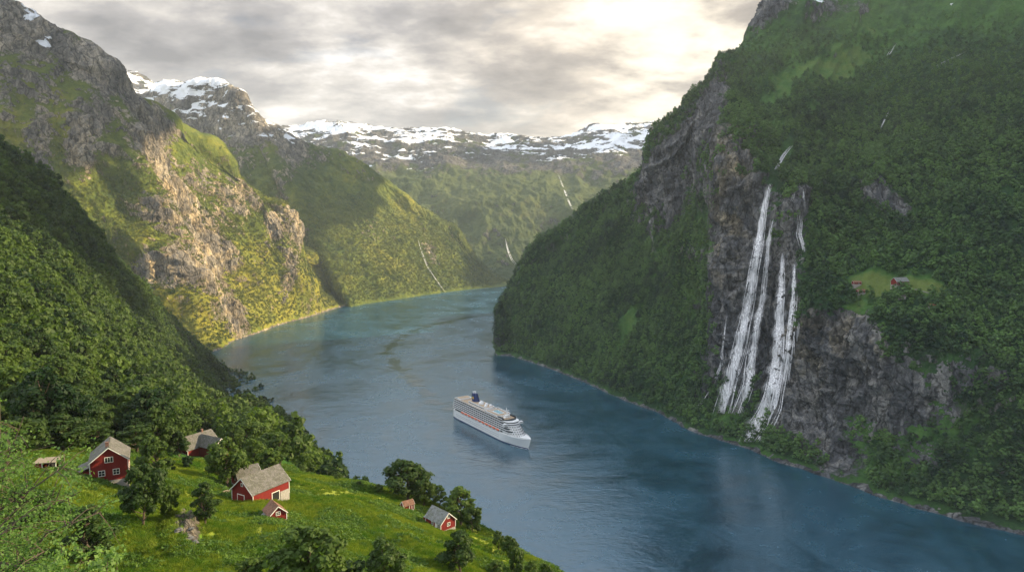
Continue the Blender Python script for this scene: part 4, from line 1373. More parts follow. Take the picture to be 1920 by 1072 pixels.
# red house with three windows (left)
L, Wd, hw, hr = 9.5, 8.4, 5.6, 3.4
e, rf = house('farmhouse', 'two storey red house with three white windows in its gable, at the left', 'house', (208, 893), 118, L, Wd, hw, hr)
chimney(rf, -3.4, .3, hw + hr + .4)
window(e, '-x', 0.0, 5.9, 1.7, 1.35, L, Wd, 3, 1); window(e, '-x', 1.7, 2.6, 1.3, 1.4, L, Wd); window(e, '-x', -1.5, 2.6, 1.3, 1.4, L, Wd)
window(e, '+y', 2.5, 3.4, 1.0, 1.2, L, Wd); door(e, '-y', 1, 1.6, 1, 2.1, L, Wd)
bm = bmesh.new(); box(bm, (0.4, Wd / 2 + 1.25, 1.2), (6, 2.5, 3.4)); bobj('lean_to', bm, M_RED, e)
bm = bmesh.new(); box(bm, (0.4, Wd / 2 + 1.45, 3.45), (6.6, 3.4, .16), Matrix.Rotation(R(-20), 3, 'X')); bobj('lean_to_roof', bm, M_SLATE, e)

# open shed
L, Wd, hw, hr = 5.0, 3.0, 2.3, .5
hh = hit(90, 878, [HS])[0]
e = empty('open_shed', (hh.x, hh.y, hh.z), R(12), 'small open red shed with a flat weathered roof at the left forest edge', 'shed')
bm = bmesh.new(); box(bm, (-1.6, 0, .9), (1.7, 2.8, 2.4)); box(bm, (.9, 1.35, .9), (3.3, .1, 2.4)); bobj('wall', bm, M_RED, e)
bm = bmesh.new(); box(bm, (0, 0, 2.22), (5.3, 3.5, .16), Matrix.Rotation(R(6), 3, 'X')); bobj('roof', bm, M_WOODG, e)
for x, y in ((2.35, -1.3), (-.7, -1.45), (2.35, 1.2)):
    bm = bmesh.new(); box(bm, (x, y, .9), (.16, .16, 2.5)); bobj('post', bm, M_WHITE, e)
bm = bmesh.new(); bmesh.ops.create_cone(bm, cap_ends=True, segments=20, radius1=.85, radius2=.85, depth=1.1)
bmesh.ops.rotate(bm, verts=bm.verts, matrix=Matrix.Rotation(R(90), 3, 'X')); tk = bobj('water_tank', bm, M_DARK, None, bevel=.08)
tk.location = (hh.x + .9, hh.y - .2, hh.z + .75); tag(tk, 'round black tank standing under the roof of the open red shed', 'tank')
e = empty('trellis_fence', (hh.x + 3.4, hh.y + .5, hh.z), R(12), 'short upright timber frame standing right of the open red shed', 'fence')
for x in (-.3, .5):
    bm = bmesh.new(); box(bm, (x, 0, 1.6), (.14, .14, 4.0)); bobj('post', bm, M_WOODG, e)
bm = bmesh.new(); box(bm, (.1, 0, 3.2), (1.4, .1, .14)); box(bm, (.1, 0.02, 2.1), (1.0, .1, .12)); bobj('rail', bm, M_WOODG, e)

# upper farmhouse, two wings
L, Wd, hw, hr = 14, 9, 4.4, 4.0
e, rf = house('farmhouse', 'large farmhouse of two joined wings with grey slate roofs, partly hidden behind a round tree', 'house', (368, 852), 62, L, Wd, hw, hr)
chimney(rf, 3, 0, hw + hr + .5)
window(e, '-x', 1.2, 2.4, 1, 1.2, L, Wd); window(e, '-x', -1.6, 2.4, 1, 1.2, L, Wd); window(e, '-x', 0, 4.9, .9, .9, L, Wd); window(e, '+y', 0, 2.3, 1.1, 1.1, L, Wd)
W2 = empty('wing', (2.0, -6.2, 0.3), R(-90)); W2.parent = e
gb = bmesh.new(); gable_body(gb, 11, 7, 4.6, 3.2, .3); ww = bobj('wing_wall', gb, M_RED, e, (1.5, -7.4, 0.25)); ww.rotation_euler.z = R(-90)
gb = bmesh.new(); gable_roof(gb, 11, 7, 4.6, 3.2); wr = bobj('wing_roof', gb, M_SLATE, e, (1.5, -7.4, 0.25)); wr.rotation_euler.z = R(-90)
gb = bmesh.new(); barge(gb, 11, 7, 4.6, 3.2); bobj('bargeboard', gb, M_WHITE, wr)
bpy.data.objects.remove(W2)
door(e, '-x', -2.9, 1.6, 1.0, 2.1, L, Wd, M_WHITE)
bm = bmesh.new(); box(bm, (-8.0, -2.6, .3), (1.8, 3.2, .3)); box(bm, (-8.8, -2.6, -.6), (.2, 3.2, 1.6)); bobj('porch', bm, M_WHITE, e)

e, rf = house('outbuilding', 'small grey roofed outbuilding half hidden behind the upper farmhouse', 'shed', (428, 838), 20, 6, 4, 2.2, 1.5)
door(e, '-y', 0, 1.5, 1, 1.9, 6, 4)

# the big barn and its annex
L, Wd, hw, hr = 12.5, 8.6, 4.1, 3.7
e, rf = house('barn', 'big red barn with a long grey slate roof and white trimmed gable', 'barn', (490, 934), 60, L, Wd, hw, hr, found=.15)
door(e, '-x', .6, 1.7, 2.6, 2.7, L, Wd)
window(e, '-x', 0, 6.0, .6, .8, L, Wd, 1, 1)
bm = bmesh.new()
for x0, x1, h0 in ((-6.2, -1.4, 1.5), (3.0, 6.2, 1.9)):
    box(bm, ((x0 + x1) / 2, -Wd / 2 - .09, h0 / 2 - 1.0), (x1 - x0, .16, h0 + 1.6))
bobj('stone_base', bm, M_STONE, e)
door(e, '-y', 1.4, 1.0, 2.4, 2.4, L, Wd, M_DARK)
bm = bmesh.new(); box(bm, (-2.2, -Wd / 2 - .1, .9), (1.4, .2, 1.0)); bobj('opening', bm, M_DARK, e)
L, Wd, hw, hr = 7, 6, 3.0, 2.5
e, rf = house('barn_annex', 'lower red outbuilding with grey roof tucked behind the big barn', 'barn', (462, 906), 45, L, Wd, hw, hr)
window(e, '-x', 0, 2.4, .9, .9, L, Wd)

# small shed in front of the barn
L, Wd, hw, hr = 4.6, 4.2, 2.0, 1.9
e, rf = house('shed', 'little red shed with brown tiled roof standing in front of the barn', 'shed', (516, 972), 128, L, Wd, hw, hr, M_TILE, found=.1, ov=.35)
window(e, '-x', 0, 2.1, .95, .9, L, Wd, 2, 2)
bm = bmesh.new(); box(bm, (0.2, Wd / 2 + .8, 1.0), (3.6, 1.9, .12), Matrix.Rotation(R(-34), 3, 'X')); box(bm, (.2, Wd / 2 + .6, .2), (3.2, 1.2, 1.4)); bobj('lean_to_roof', bm, M_SLATE2, e)

# tiny shed near the spreading tree
L, Wd, hw, hr = 3.9, 2.6, 1.8, 1.3
e, rf = house('shed', 'tiny red shed with brown roof under the large spreading tree', 'shed', (764, 954), 36, L, Wd, hw, hr, M_TILE, found=.1, ov=.25)
door(e, '-y', .6, .95, .8, 1.6, L, Wd)

# grey roofed cabin
L, Wd, hw, hr = 8.0, 6.0, 2.9, 2.8
e, rf = house('cabin', 'red cabin with pale grey slate roof at the right end of the meadow', 'house', (826, 986), -46, L, Wd, hw, hr, M_SLATE2, found=.3)
window(e, '+x', 0.2, 4.3, .9, .9, L, Wd); window(e, '+x', 0.2, 1.9, 1.1, 1.1, L, Wd)
window(e, '-y', 3.0, 1.8, .9, 1.1, L, Wd); door(e, '-y', 1.6, 1.4, .8, 2.0, L, Wd, M_WHITE); window(e, '-y', -.4, 1.8, .9, 1.1, L, Wd)
bm = bmesh.new(); box(bm, (-4.9, -1.0, 1.2), (1.8, 3.2, 2.0)); bobj('porch', bm, M_RED, e)
bm = bmesh.new(); box(bm, (-4.9, -1.0, 2.3), (2.1, 3.5, .14), Matrix.Rotation(R(-10), 3, 'Y')); bobj('porch_roof', bm, M_SLATE2, e)

# hut roof in the wood
e, rf = house('hut', 'hut with orange roof peeping out of the forest on the left slope', 'house', (211, 722), 30, 9, 7, 8.0, 3.0, M_TILE2, found=.3, trim=False)
window(e, '-y', 0, 3, 1, 1, 9, 7)

# farm on the ledge of the right mountain
e, rf = house('mountain_farmhouse', 'red house with white windows on the grassy ledge above the cliff', 'house', (1687, 534), 14, 24, 13, 6.5, 6.0, M_SLATE2, obj=RM, sink=8, ov=1.0)
for k in range(5):
    window(e, '-y', -9 + 4.5 * k, 3.6, 1.8, 2.2, 24, 13)
window(e, '+x', 0, 5, 1.8, 2.0, 24, 13); door(e, '+x', -3, 2.0, 1.6, 3, 24, 13, M_WHITE)
for (bx, by, lab) in ((1606, 533, 'small red shed on the ledge, upper of two left of the mountain farmhouse'), (1614, 549, 'small red shed on the ledge, lower of two left of the mountain farmhouse')):
    e, rf = house('mountain_shed', lab, 'shed', (bx, by), 5, 14, 7, 3.6, 2.4, M_TILE, obj=RM, sink=7, ov=.6, group='sheds on the mountain ledge')
    door(e, '-y', 2, 2.0, 1.6, 2.8, 14, 7, M_DARK)
e, rf = house('mountain_barn', 'low barn with pale curved looking roof at the lower end of the ledge pasture', 'barn', (1748, 575), -6, 10, 6, 2.4, 2.0, M_TILE2, obj=RM, sink=6, ov=.6)
door(e, '-y', 0, 1.4, 1.6, 2, 10, 6, M_DARK)
e, rf = house('stone_barn', 'dark stone barn half sunk in the ledge below the mountain farmhouse', 'barn', (1688, 558), -20, 14, 8, 2.6, 2.4, M_SLATE, obj=RM, sink=7, ov=.6, wall=M_STONE)
door(e, '-y', 0, 1.6, 2, 2.4, 14, 8, M_DARK)
# stone wall along the ledge pasture
wpts = [hit(1708 + k * 6, 541 + k * 1.5, [RM])[0] for k in range(10)]
bm = bmesh.new()
for a, b_ in zip(wpts[:-1], wpts[1:]):
    d = b_ - a
    if d.length > 40: continue
    box(bm, ((a.x + b_.x) / 2, (a.y + b_.y) / 2, (a.z + b_.z) / 2), (d.length * 1.05, 1.2, 2.2), d.to_track_quat('X', 'Z').to_matrix())
o = bobj('stone_wall', bm, M_STONE, None); tag(o, 'pale dry stone wall running across the ledge pasture', 'wall')


# rocks, woodpile, path
def rock_obj(name, label, px_, py_, s, seed, group=None):
    r = random.Random(seed)
    loc = hit(px_, py_, [HS])[0]
    bm = bmesh.new(); bmesh.ops.create_icosphere(bm, subdivisions=3, radius=1)
    for v in bm.verts:
        n = v.co.normalized()
        k = 1 + .28 * math.sin(n.x * 3.1 + seed) * math.cos(n.y * 2.7 + seed * 2) + .16 * math.sin(n.z * 7 + seed) + r.uniform(-.06, .06)
        v.co = Vector((round(n.x * k * 3) / 3 * .35 + n.x * k * .65, n.y * k, n.z * k * .7))
    o = bobj(name, bm, M_ROCKG, None)
    s *= .62
    o.location = loc - Vector((0, 0, s * .25)); o.scale = (s * r.uniform(.8, 1.3), s, s * r.uniform(.7, 1.1)); o.rotation_euler = (0, r.uniform(-.3, .3), r.uniform(0, 6))
    tag(o, label, 'rock', group)
    return o


ROCKS = [(352, 1006, 1.6), (366, 1016, 1.3), (335, 992, 1.2), (378, 1024, 1.0), (345, 1022, .9), (322, 1000, .9), (358, 990, .8), (372, 1032, .9), (388, 1034, .8)]
for i, (a, b_, s) in enumerate(ROCKS):
    rock_obj('boulder', 'grey boulder in the outcrop on the meadow below the small dark tree', a, b_, s, i, 'boulders of the meadow outcrop')
for i, (a, b_, s, lab) in enumerate([(780, 1002, .9, 'pale boulder in the grass left of the cabin'), (754, 1026, .8, 'pale boulder half way down the slope left below the cabin'), (447, 1066, 1.0, 'grey boulder at the picture bottom beside the low bush'),
                                     (295, 1020, .5, 'small stone left of the meadow outcrop'), (600, 1008, .5, 'small stone in the grass above the huge bushy tree'), (805, 1020, .7, 'small brown stone below the cabin')]):
    rock_obj('boulder', lab, a, b_, s, 40 + i)
loc = hit(418, 925, [HS])[0]
e = empty('woodpile', loc, R(40), 'pile of old planks and logs on the grass left of the barn', 'woodpile')
for k in range(9):
    bm = bmesh.new(); bmesh.ops.create_cone(bm, cap_ends=True, segments=8, radius1=.16, radius2=.14, depth=3.2)
    bmesh.ops.rotate(bm, verts=bm.verts, matrix=Matrix.Rotation(R(90), 3, 'Y'))
    o = bobj('log', bm, M_WOODG, e, (random.uniform(-.4, .4), (k % 4) * .34 - .5, .2 + (k // 4) * .3)); o.rotation_euler.z = random.uniform(-.2, .2)

# ------------------------------------------------------------------ cruise ship
M_SW = simple_mat('ship_white_paint', (0.80, 0.80, 0.80), .35, vary=.04, scale=.05)
M_SB = simple_mat('ship_navy', (0.010, 0.025, 0.12), .4, vary=.1)
M_SG = simple_mat('ship_glass', (0.012, 0.02, 0.028), .5, vary=.3, scale=.6, spec=.15)
M_ST = simple_mat('teak_deck', (0.45, 0.33, 0.22), .8, vary=.2, scale=.4)
M_SO = simple_mat('lifeboat_orange', (0.70, 0.13, 0.04), .5)
M_SY = simple_mat('emblem_gold', (0.75, 0.50, 0.08), .5)
M_SP = simple_mat('pool_water', (0.05, 0.35, 0.45), .1)
M_FOAM = simple_mat('foam', (0.75, 0.80, 0.82), .9, vary=.2, scale=.2)
Bw, Sw = Vector(W(990, 842)), Vector(W(862, 779))
ax = (Bw - Sw); SL = ax.length * 1.0
syaw = math.atan2(ax.y, ax.x)
ship = empty('cruise_ship', ((Bw + Sw) / 2), syaw, 'large white cruise ship with navy blue funnel and orange lifeboats sailing down the fjord', 'cruise ship')
k_ = SL / 230.0
ship.scale = (k_, k_, k_)
BH = 15.0


def half_width(x, z=1.0):
    """hull half width at x in [-115, 115]; flares out with height"""
    t_ = (x + 115) / 230
    wd = 15.5
    if t_ > .70:
        f = (t_ - .70) / .30
        wl = wd * max(0, 1 - f ** 1.7); dk = wd * max(0, 1 - f ** 3.2)
        wd = wl + (dk - wl) * z
    if t_ < .08:
        wd *= .86 + .14 * (t_ / .08)
    return max(wd, .15)


def hull_mesh(zs, xr=(-115, 115), n=60, inset=0.0, cap=True):
    bm = bmesh.new()
    rows = []
    for z in zs:
        f = min(1, max(0, z / BH))
        row = []
        x0 = xr[0]; x1 = xr[1] + (8 * f if xr[1] > 100 else 0)
        for s in (-1, 1):
            rr_ = []
            for i in range(n):
                u = i / (n - 1)
                x = x0 + (x1 - x0) * u
                xx = x if xr[1] <= 100 else x0 + (xr[1] - x0) * u
                rr_.append((x, s * max(.1, half_width(xx, f) - inset), z + (2.6 * max(0, u - .78) / .22 * f if xr[1] > 100 else 0)))
            row += rr_ if s < 0 else rr_[::-1]
        rows.append([bm.verts.new(p) for p in row])
    m_ = len(rows[0])
    for a, b_ in zip(rows[:-1], rows[1:]):
        for i in range(m_):
            j = (i + 1) % m_
            bm.faces.new((a[i], a[j], b_[j], b_[i]))
    if cap:
        bm.faces.new(rows[-1]); bm.faces.new(rows[0][::-1])
    return bm


hull = bobj('hull', hull_mesh([1.6, 4, 8, 12, BH]), M_SW, ship)
bobj('boot_stripe', hull_mesh([-2.0, 0, 1.6], cap=False, inset=-.05), M_SB, hull)
# portholes and a blue-grey line along the hull
bm = bmesh.new()
for x in np.arange(-100, 70, 3.4):
    for z in (6.2, 9.4):
        for s in (-1, 1):
            box(bm, (x, s * (half_width(x, z / BH) + .02), z), (1.0, .12, .9))
bobj('porthole', bm, M_SG, hull)
bm = bmesh.new()
for x in (88, 94):
    for s in (-1, 1):
        box(bm, (x, s * (half_width(x, .75) + .05), 11.5), (2.2, .4, 1.4))
bobj('anchor_pocket', bm, M_SG, hull)
fd = bobj('foredeck', hull_mesh([BH + .3, BH + .5], (78, 115), 20, .8), M_ST, ship)
# bulwark at the bow
bm = bmesh.new()
prev = None
for s in (-1, 1):
    prev = None
    for i in range(22):
        u = i / 21
        x = 78 + (123 - 78) * u; xx = 78 + 37 * u
        uu = (xx + 115) / 230
        z = BH + 2.6 * max(0, uu - .78) / .22
        y = s * half_width(xx, 1)
        q = [bm.verts.new((x, y, z - .2)), bm.verts.new((x + .1, y, z + 1.5)), bm.verts.new((x, y - s * .25, z + 1.5)), bm.verts.new((x, y - s * .25, z - .2))]
        if prev:
            for a in range(4):
                bm.faces.new((prev[a], prev[(a + 1) % 4], q[(a + 1) % 4], q[a]))
        prev = q
bobj('bulwark', bm, M_SW, ship)


def slab(bm, x0, x1, hw_, z0, z1, round_front=0.0, taper=0.0):
    """a deck slab, its front rounded in plan"""
    pts = []
    n = 9
    for i in range(n):
        a = math.pi / 2 - math.pi * i / (n - 1)
        pts.append((x1 - round_front + round_front * math.cos(a), hw_ * (math.sin(a) if abs(math.sin(a)) < 1 else math.sin(a))))
    pts = [(x0, hw_)] + pts + [(x0, -hw_)]
    lo = [bm.verts.new((x, y, z0)) for x, y in pts]
    hi = [bm.verts.new((x - taper, y, z1)) for x, y in pts]
    bm.faces.new(hi[::-1]); bm.faces.new(lo)
    m_ = len(pts)
    for i in range(m_):
        j = (i + 1) % m_
        bm.faces.new((lo[j], lo[i], hi[i], hi[j]))


# promenade recess with the lifeboats
bm = bmesh.new(); slab(bm, -108, 82, 13.2, BH, BH + 4.2, 10); bobj('promenade', bm, M_SG, ship)
DZ = 3.5
for lv in range(5):
    z = BH + 4.2 + lv * DZ
    x1 = 90 - lv * 5
    x0 = -113 + lv * 0.7
    wd = 15.6 if lv < 4 else 14.8
    bm = bmesh.new(); slab(bm, x0, x1, wd, z, z + 1.3, 16)
    dk = bobj('deck', bm, M_SW, ship)
    bm = bmesh.new(); slab(bm, x0 + 1.6, x1 - 1.6, wd - 0.5, z + 1.3, z + DZ, 14)
    bobj('balcony_row', bm, M_SG if lv not in (0,) else M_SG, dk)
    bm = bmesh.new()
    for x in np.arange(x0 + 4, x1 - 18, 7.2):
        for s in (-1, 1):
            box(bm, (x, s * (wd - .4), z + 1.3 + (DZ - 1.3) / 2), (.2, .5, DZ - 1.3))
    bobj('partition', bm, M_SW, dk)
# white stepped front
FZ = 2.9
for lv in range(5):
    z = BH + .3 + lv * FZ
    bm = bmesh.new(); slab(bm, 60, 97 - lv * 3.4, 13.6, z, z + FZ - .35, 17, .8); fr = bobj('front_tier', bm, M_SW, ship)
    bm = bmesh.new()
    for k in range(9):
        a = R(-64 + 16 * k)
        cx = 97 - lv * 3.4 - 17
        box(bm, (cx + 17.0 * math.cos(a) - .25, 13.6 * math.sin(a) * 1.0, z + 1.5), (.9, 1.5, .9), Matrix.Rotation(a, 3, 'Z'))
    bobj('front_window', bm, M_SG, fr)
# bridge
zb = BH + .3 + 5 * FZ
bm = bmesh.new(); slab(bm, 58, 81, 14.2, zb, zb + 1.1, 14); box(bm, (70, 0, zb + .9), (6, 37, 1.8)); br_ = bobj('bridge', bm, M_SW, ship)
bm = bmesh.new(); slab(bm, 58, 80, 13.8, zb + 1.15, zb + 2.7, 13); box(bm, (70.2, 0, zb + 2.2), (5.2, 36, .8)); bobj('bridge_windows', bm, M_SG, br_)
bm = bmesh.new(); slab(bm, 56, 80.5, 14.2, zb + 2.7, zb + 3.3, 14); box(bm, (70, 0, zb + 2.9), (6, 37.4, .4)); bobj('bridge_roof', bm, M_SW, br_)
bm = bmesh.new(); slab(bm, 40, 76, 12.8, zb + 3.3, zb + 5.0, 11); bobj('lounge_windows', bm, M_SG, ship)
bm = bmesh.new(); slab(bm, 38, 77, 13.4, zb + 5.0, zb + 6.0, 12); bobj('lounge_roof', bm, M_SW, ship)
zt = BH + 4.2 + 5 * DZ            # top deck
bm = bmesh.new(); slab(bm, -109, 62, 14.6, zt, zt + .5, 6); bobj('sun_deck', bm, M_ST, ship)
bm = bmesh.new()
for s in (-1, 1):
    box(bm, (-24, s * 14.4, zt + 1.1), (168, .2, 1.2))
box(bm, (-108.8, 0, zt + 1.1), (.2, 28.6, 1.2))
bobj('railing', bm, M_SW, ship)
# raised rim round the pool, upper decks
for (x0, x1, hw_, z0, h_, nm, mt) in ((2, 46, 13.6, zt + .5, 2.4, 'upper_gallery', M_SW), (-62, -2, 10.5, zt + .5, 4.6, 'upper_house', M_SW), (-106, -88, 12.5, zt + .5, 2.2, 'stern_house', M_SW)):
    bm = bmesh.new(); slab(bm, x0, x1, hw_, z0, z0 + h_, 5)
    ob = bobj(nm, bm, mt, ship)
    bm = bmesh.new()
    for x in np.arange(x0 + 3, x1 - 7, 4.5):
        for s in (-1, 1):
            box(bm, (x, s * (hw_ + .03), z0 + h_ * .55), (2.9, .14, h_ * .38))
    bobj('side_windows', bm, M_SG, ob)
    bm = bmesh.new(); slab(bm, x0 + 1, x1 - 2, hw_ - 1.2, z0 + h_ + .02, z0 + h_ + .25, 4); bobj('upper_deck', bm, M_ST, ob)
bm = bmesh.new(); box(bm, (24, 0, zt + 3.25), (20, 9, .3)); pl = bobj('pool', bm, M_SP, ship)
bm = bmesh.new()
for s in (-1, 1): box(bm, (24, s * 5.2, zt + 3.4), (22.4, 1.2, .6))
for s in (-1, 1): box(bm, (24 + s * 10.8, 0, zt + 3.4), (1.2, 9.2, .6))
bobj('pool_rim', bm, M_SW, pl)
bm = bmesh.new()
for k in range(6): box(bm, (4 + k * 7.6, 0, zt + 5.6), (.5, 22, .4))
for s in (-1, 1): box(bm, (23, s * 11, zt + 5.4), (40, .5, .5))
bobj('pergola', bm, M_SW, ship)
# funnel
bm = bmesh.new()
fp = [(-9, zt + 3), (8, zt + 3), (1, zt + 19), (-11, zt + 19)]
X0 = -52
secs = []
for f in (0, .5, 1):
    a = X0 + fp[0][0] * (1 - f) + fp[3][0] * f; b_ = X0 + fp[1][0] * (1 - f) + fp[2][0] * f
    z = fp[0][1] * (1 - f) + fp[3][1] * f; wy = 6.2 - 2.0 * f
    cx, rx = (a + b_) / 2, (b_ - a) / 2
    secs.append([bm.verts.new((cx + rx * math.copysign(abs(math.cos(t_)) ** .7, math.cos(t_)), wy * math.copysign(abs(math.sin(t_)) ** .7, math.sin(t_)), z)) for t_ in [2 * math.pi * k / 20 for k in range(20)]])
for a, b_ in zip(secs[:-1], secs[1:]):
    for i in range(20):
        bm.faces.new((a[i], a[(i + 1) % 20], b_[(i + 1) % 20], b_[i]))
bm.faces.new(secs[-1]); bm.faces.new(secs[0][::-1])
fn = bobj('funnel', bm, M_SB, ship, smooth=False)
bm = bmesh.new()
for x, y in ((-8, -1.6), (-8, 1.6), (-5, -1.6), (-5, 1.6), (-2, 0)):
    r_ = bmesh.ops.create_cone(bm, cap_ends=True, segments=10, radius1=1.1, radius2=1.0, depth=3.4)
    bmesh.ops.translate(bm, verts=r_['verts'], vec=(X0 + x, y, zt + 20.3))
bobj('exhaust_pipe', bm, M_SW, fn)
for s in (-1, 1):
    bm = bmesh.new(); bmesh.ops.create_cone(bm, cap_ends=True, segments=24, radius1=3.0, radius2=3.0, depth=.5)
    r2 = bmesh.ops.create_cone(bm, cap_ends=True, segments=16, radius1=1.4, radius2=1.4, depth=.7)
    bmesh.ops.rotate(bm, verts=bm.verts, matrix=Matrix.Rotation(R(90), 3, 'X'))
    em = bobj('emblem', bm, M_SY, fn, (X0 - 2.5, s * 5.15, zt + 11))
    em.rotation_euler.x = R(-7) * s
# domes, mast and stack houses
for (x, y, r_, nm) in ((-30, -2, 5.2, 'dome'), (-20, 3, 3.4, 'dome'), (-10, -5, 3.2, 'dome'), (-9, 5, 3.2, 'dome'), (52, -5, 2.2, 'radar_dome'), (48, 5, 2.2, 'radar_dome')):
    bm = bmesh.new(); bmesh.ops.create_uvsphere(bm, u_segments=18, v_segments=10, radius=r_)
    bobj(nm, bm, M_SW, ship, (x, y, (zt + 5.6 if x < 0 else zb + 7.4)), smooth=True)
bm = bmesh.new(); box(bm, (52, 0, zt + 3), (8, 7, 4)); tube_path(bm, [(54, 0, zt + 4), (52, 0, zt + 10), (50, 0, zt + 17)], [1.6, 1.0, .4], 8); box(bm, (51.5, 0, zt + 12), (.8, 9, .6)); box(bm, (52, 0, zt + 9), (3.4, 5, .5))
bobj('mast', bm, M_SW, ship)
for s in (-1, 1):
    bm = bmesh.new(); slab(bm, 20, 60, 1.2, zt + .5, zt + 2.6, 2); bobj('side_screen', bm, M_SG, ship, (0, s * 11.8, 0))
# lifeboats
lb = bmesh.new()
for i, (x, r_) in enumerate(((-4.6, .25), (-4, .9), (-2, 1.35), (2, 1.35), (4, .9), (4.7, .2))):
    pass
bm = bmesh.new(); bmesh.ops.create_uvsphere(bm, u_segments=14, v_segments=8, radius=1)
for v in bm.verts:
    v.co = Vector((v.co.x * 4.9, v.co.y * 1.9, v.co.z * 1.7 + (.35 if v.co.z > 0 else 0)))
lbm = bpy.data.meshes.new('lifeboat'); bm.to_mesh(lbm); bm.free(); lbm.materials.append(M_SO)
bm = bmesh.new(); bmesh.ops.create_uvsphere(bm, u_segments=14, v_segments=8, radius=1)
for v in bm.verts:
    v.co = Vector((v.co.x * 5.0, v.co.y * 2.02, v.co.z * 1.0 - .3 if v.co.z < 0 else -.3))
lhm = bpy.data.meshes.new('lifeboat_hull'); bm.to_mesh(lhm); bm.free(); lhm.materials.append(M_SW)
for s in (-1, 1):
    for k in range(11):
        b0 = link('lifeboat', lbm, None, ship); b0.location = (-76 + k * 12.2, s * 15.2, BH + 2.2)
        link('lifeboat_hull', lhm, None, b0)
        bm = bmesh.new(); box(bm, (-76 + k * 12.2 + 6.1, s * 14.2, BH + 2.1), (.7, 2.4, 4.2)); bobj('davit', bm, M_SW, ship)
# bow wave and wake foam on the water
def foam_strip(name, pts, w0, w1, label):
    bm = bmesh.new(); prev = None; r = random.Random(3)
    n = len(pts)
    for i, p in enumerate(pts):
        d = Vector(pts[min(i + 1, n - 1)]) - Vector(pts[max(i - 1, 0)]); nx = Vector((-d.y, d.x, 0)).normalized()
        wv = (w0 + (w1 - w0) * i / (n - 1)) * r.uniform(.4, 1.3)
        c = Vector(p) + nx * r.uniform(-.6, .6)
        q = [bm.verts.new(c + nx * wv + Vector((0, 0, .1))), bm.verts.new(c + Vector((0, 0, .1 + wv * .25))), bm.verts.new(c - nx * wv + Vector((0, 0, .1)))]
        if prev:
            for a in range(2): bm.faces.new((prev[a], prev[a + 1], q[a + 1], q[a]))
        prev = q
    o = bobj(name, bm, M_FOAM, None); tag(o, kind='structure')


mw = Matrix.Translation((Bw + Sw) / 2) @ Matrix.Rotation(syaw, 4, 'Z') @ Matrix.Scale(k_, 4)
for s in (-1, 1):
    pts_ = [mw @ Vector((116 - i * 2.0, s * (1.0 + half_width(115 - i * 2.0, 0) + i * .10), 0)) for i in range(18)]
    foam_strip('bow_wave', [tuple(p) for p in pts_], .9, .25, '')

# ------------------------------------------------------------------ waterfalls
fm, t = new_mat('falling_water')
pos = t.n('ShaderNodeNewGeometry').outputs['Position']
nz = t.noise(t.vmul(pos, (1, 1, .035)), 1 / 1.3, 5, .6, .2)
b = t.n('ShaderNodeBsdfPrincipled', i={'Base Color': (.92, .92, .96), 'Roughness': .6})
tr = t.n('ShaderNodeBsdfTransparent')
t.n('ShaderNodeOutputMaterial', i={0: t.n('ShaderNodeMixShader', i={0: t.ss(nz, .30, .66, .10, .95), 1: tr, 2: b})})


mm, t = new_mat('waterfall_spray')
pos = t.n('ShaderNodeNewGeometry').outputs['Position']
nz = t.noise(t.vmul(pos, (1, 1, .045)), 1 / 2.2, 5, .58, .4)
b = t.n('ShaderNodeBsdfDiffuse', i={'Color': (.95, .95, .98)})
tr = t.n('ShaderNodeBsdfTransparent')
fc = t.n('ShaderNodeAttribute', attribute_name='edge').outputs['Fac']
t.n('ShaderNodeOutputMaterial', i={0: t.n('ShaderNodeMixShader', i={0: t.math('MULTIPLY', t.math('MULTIPLY', fc, fc), t.ss(nz, .32, .66, .04, .85)), 1: tr, 2: b})})


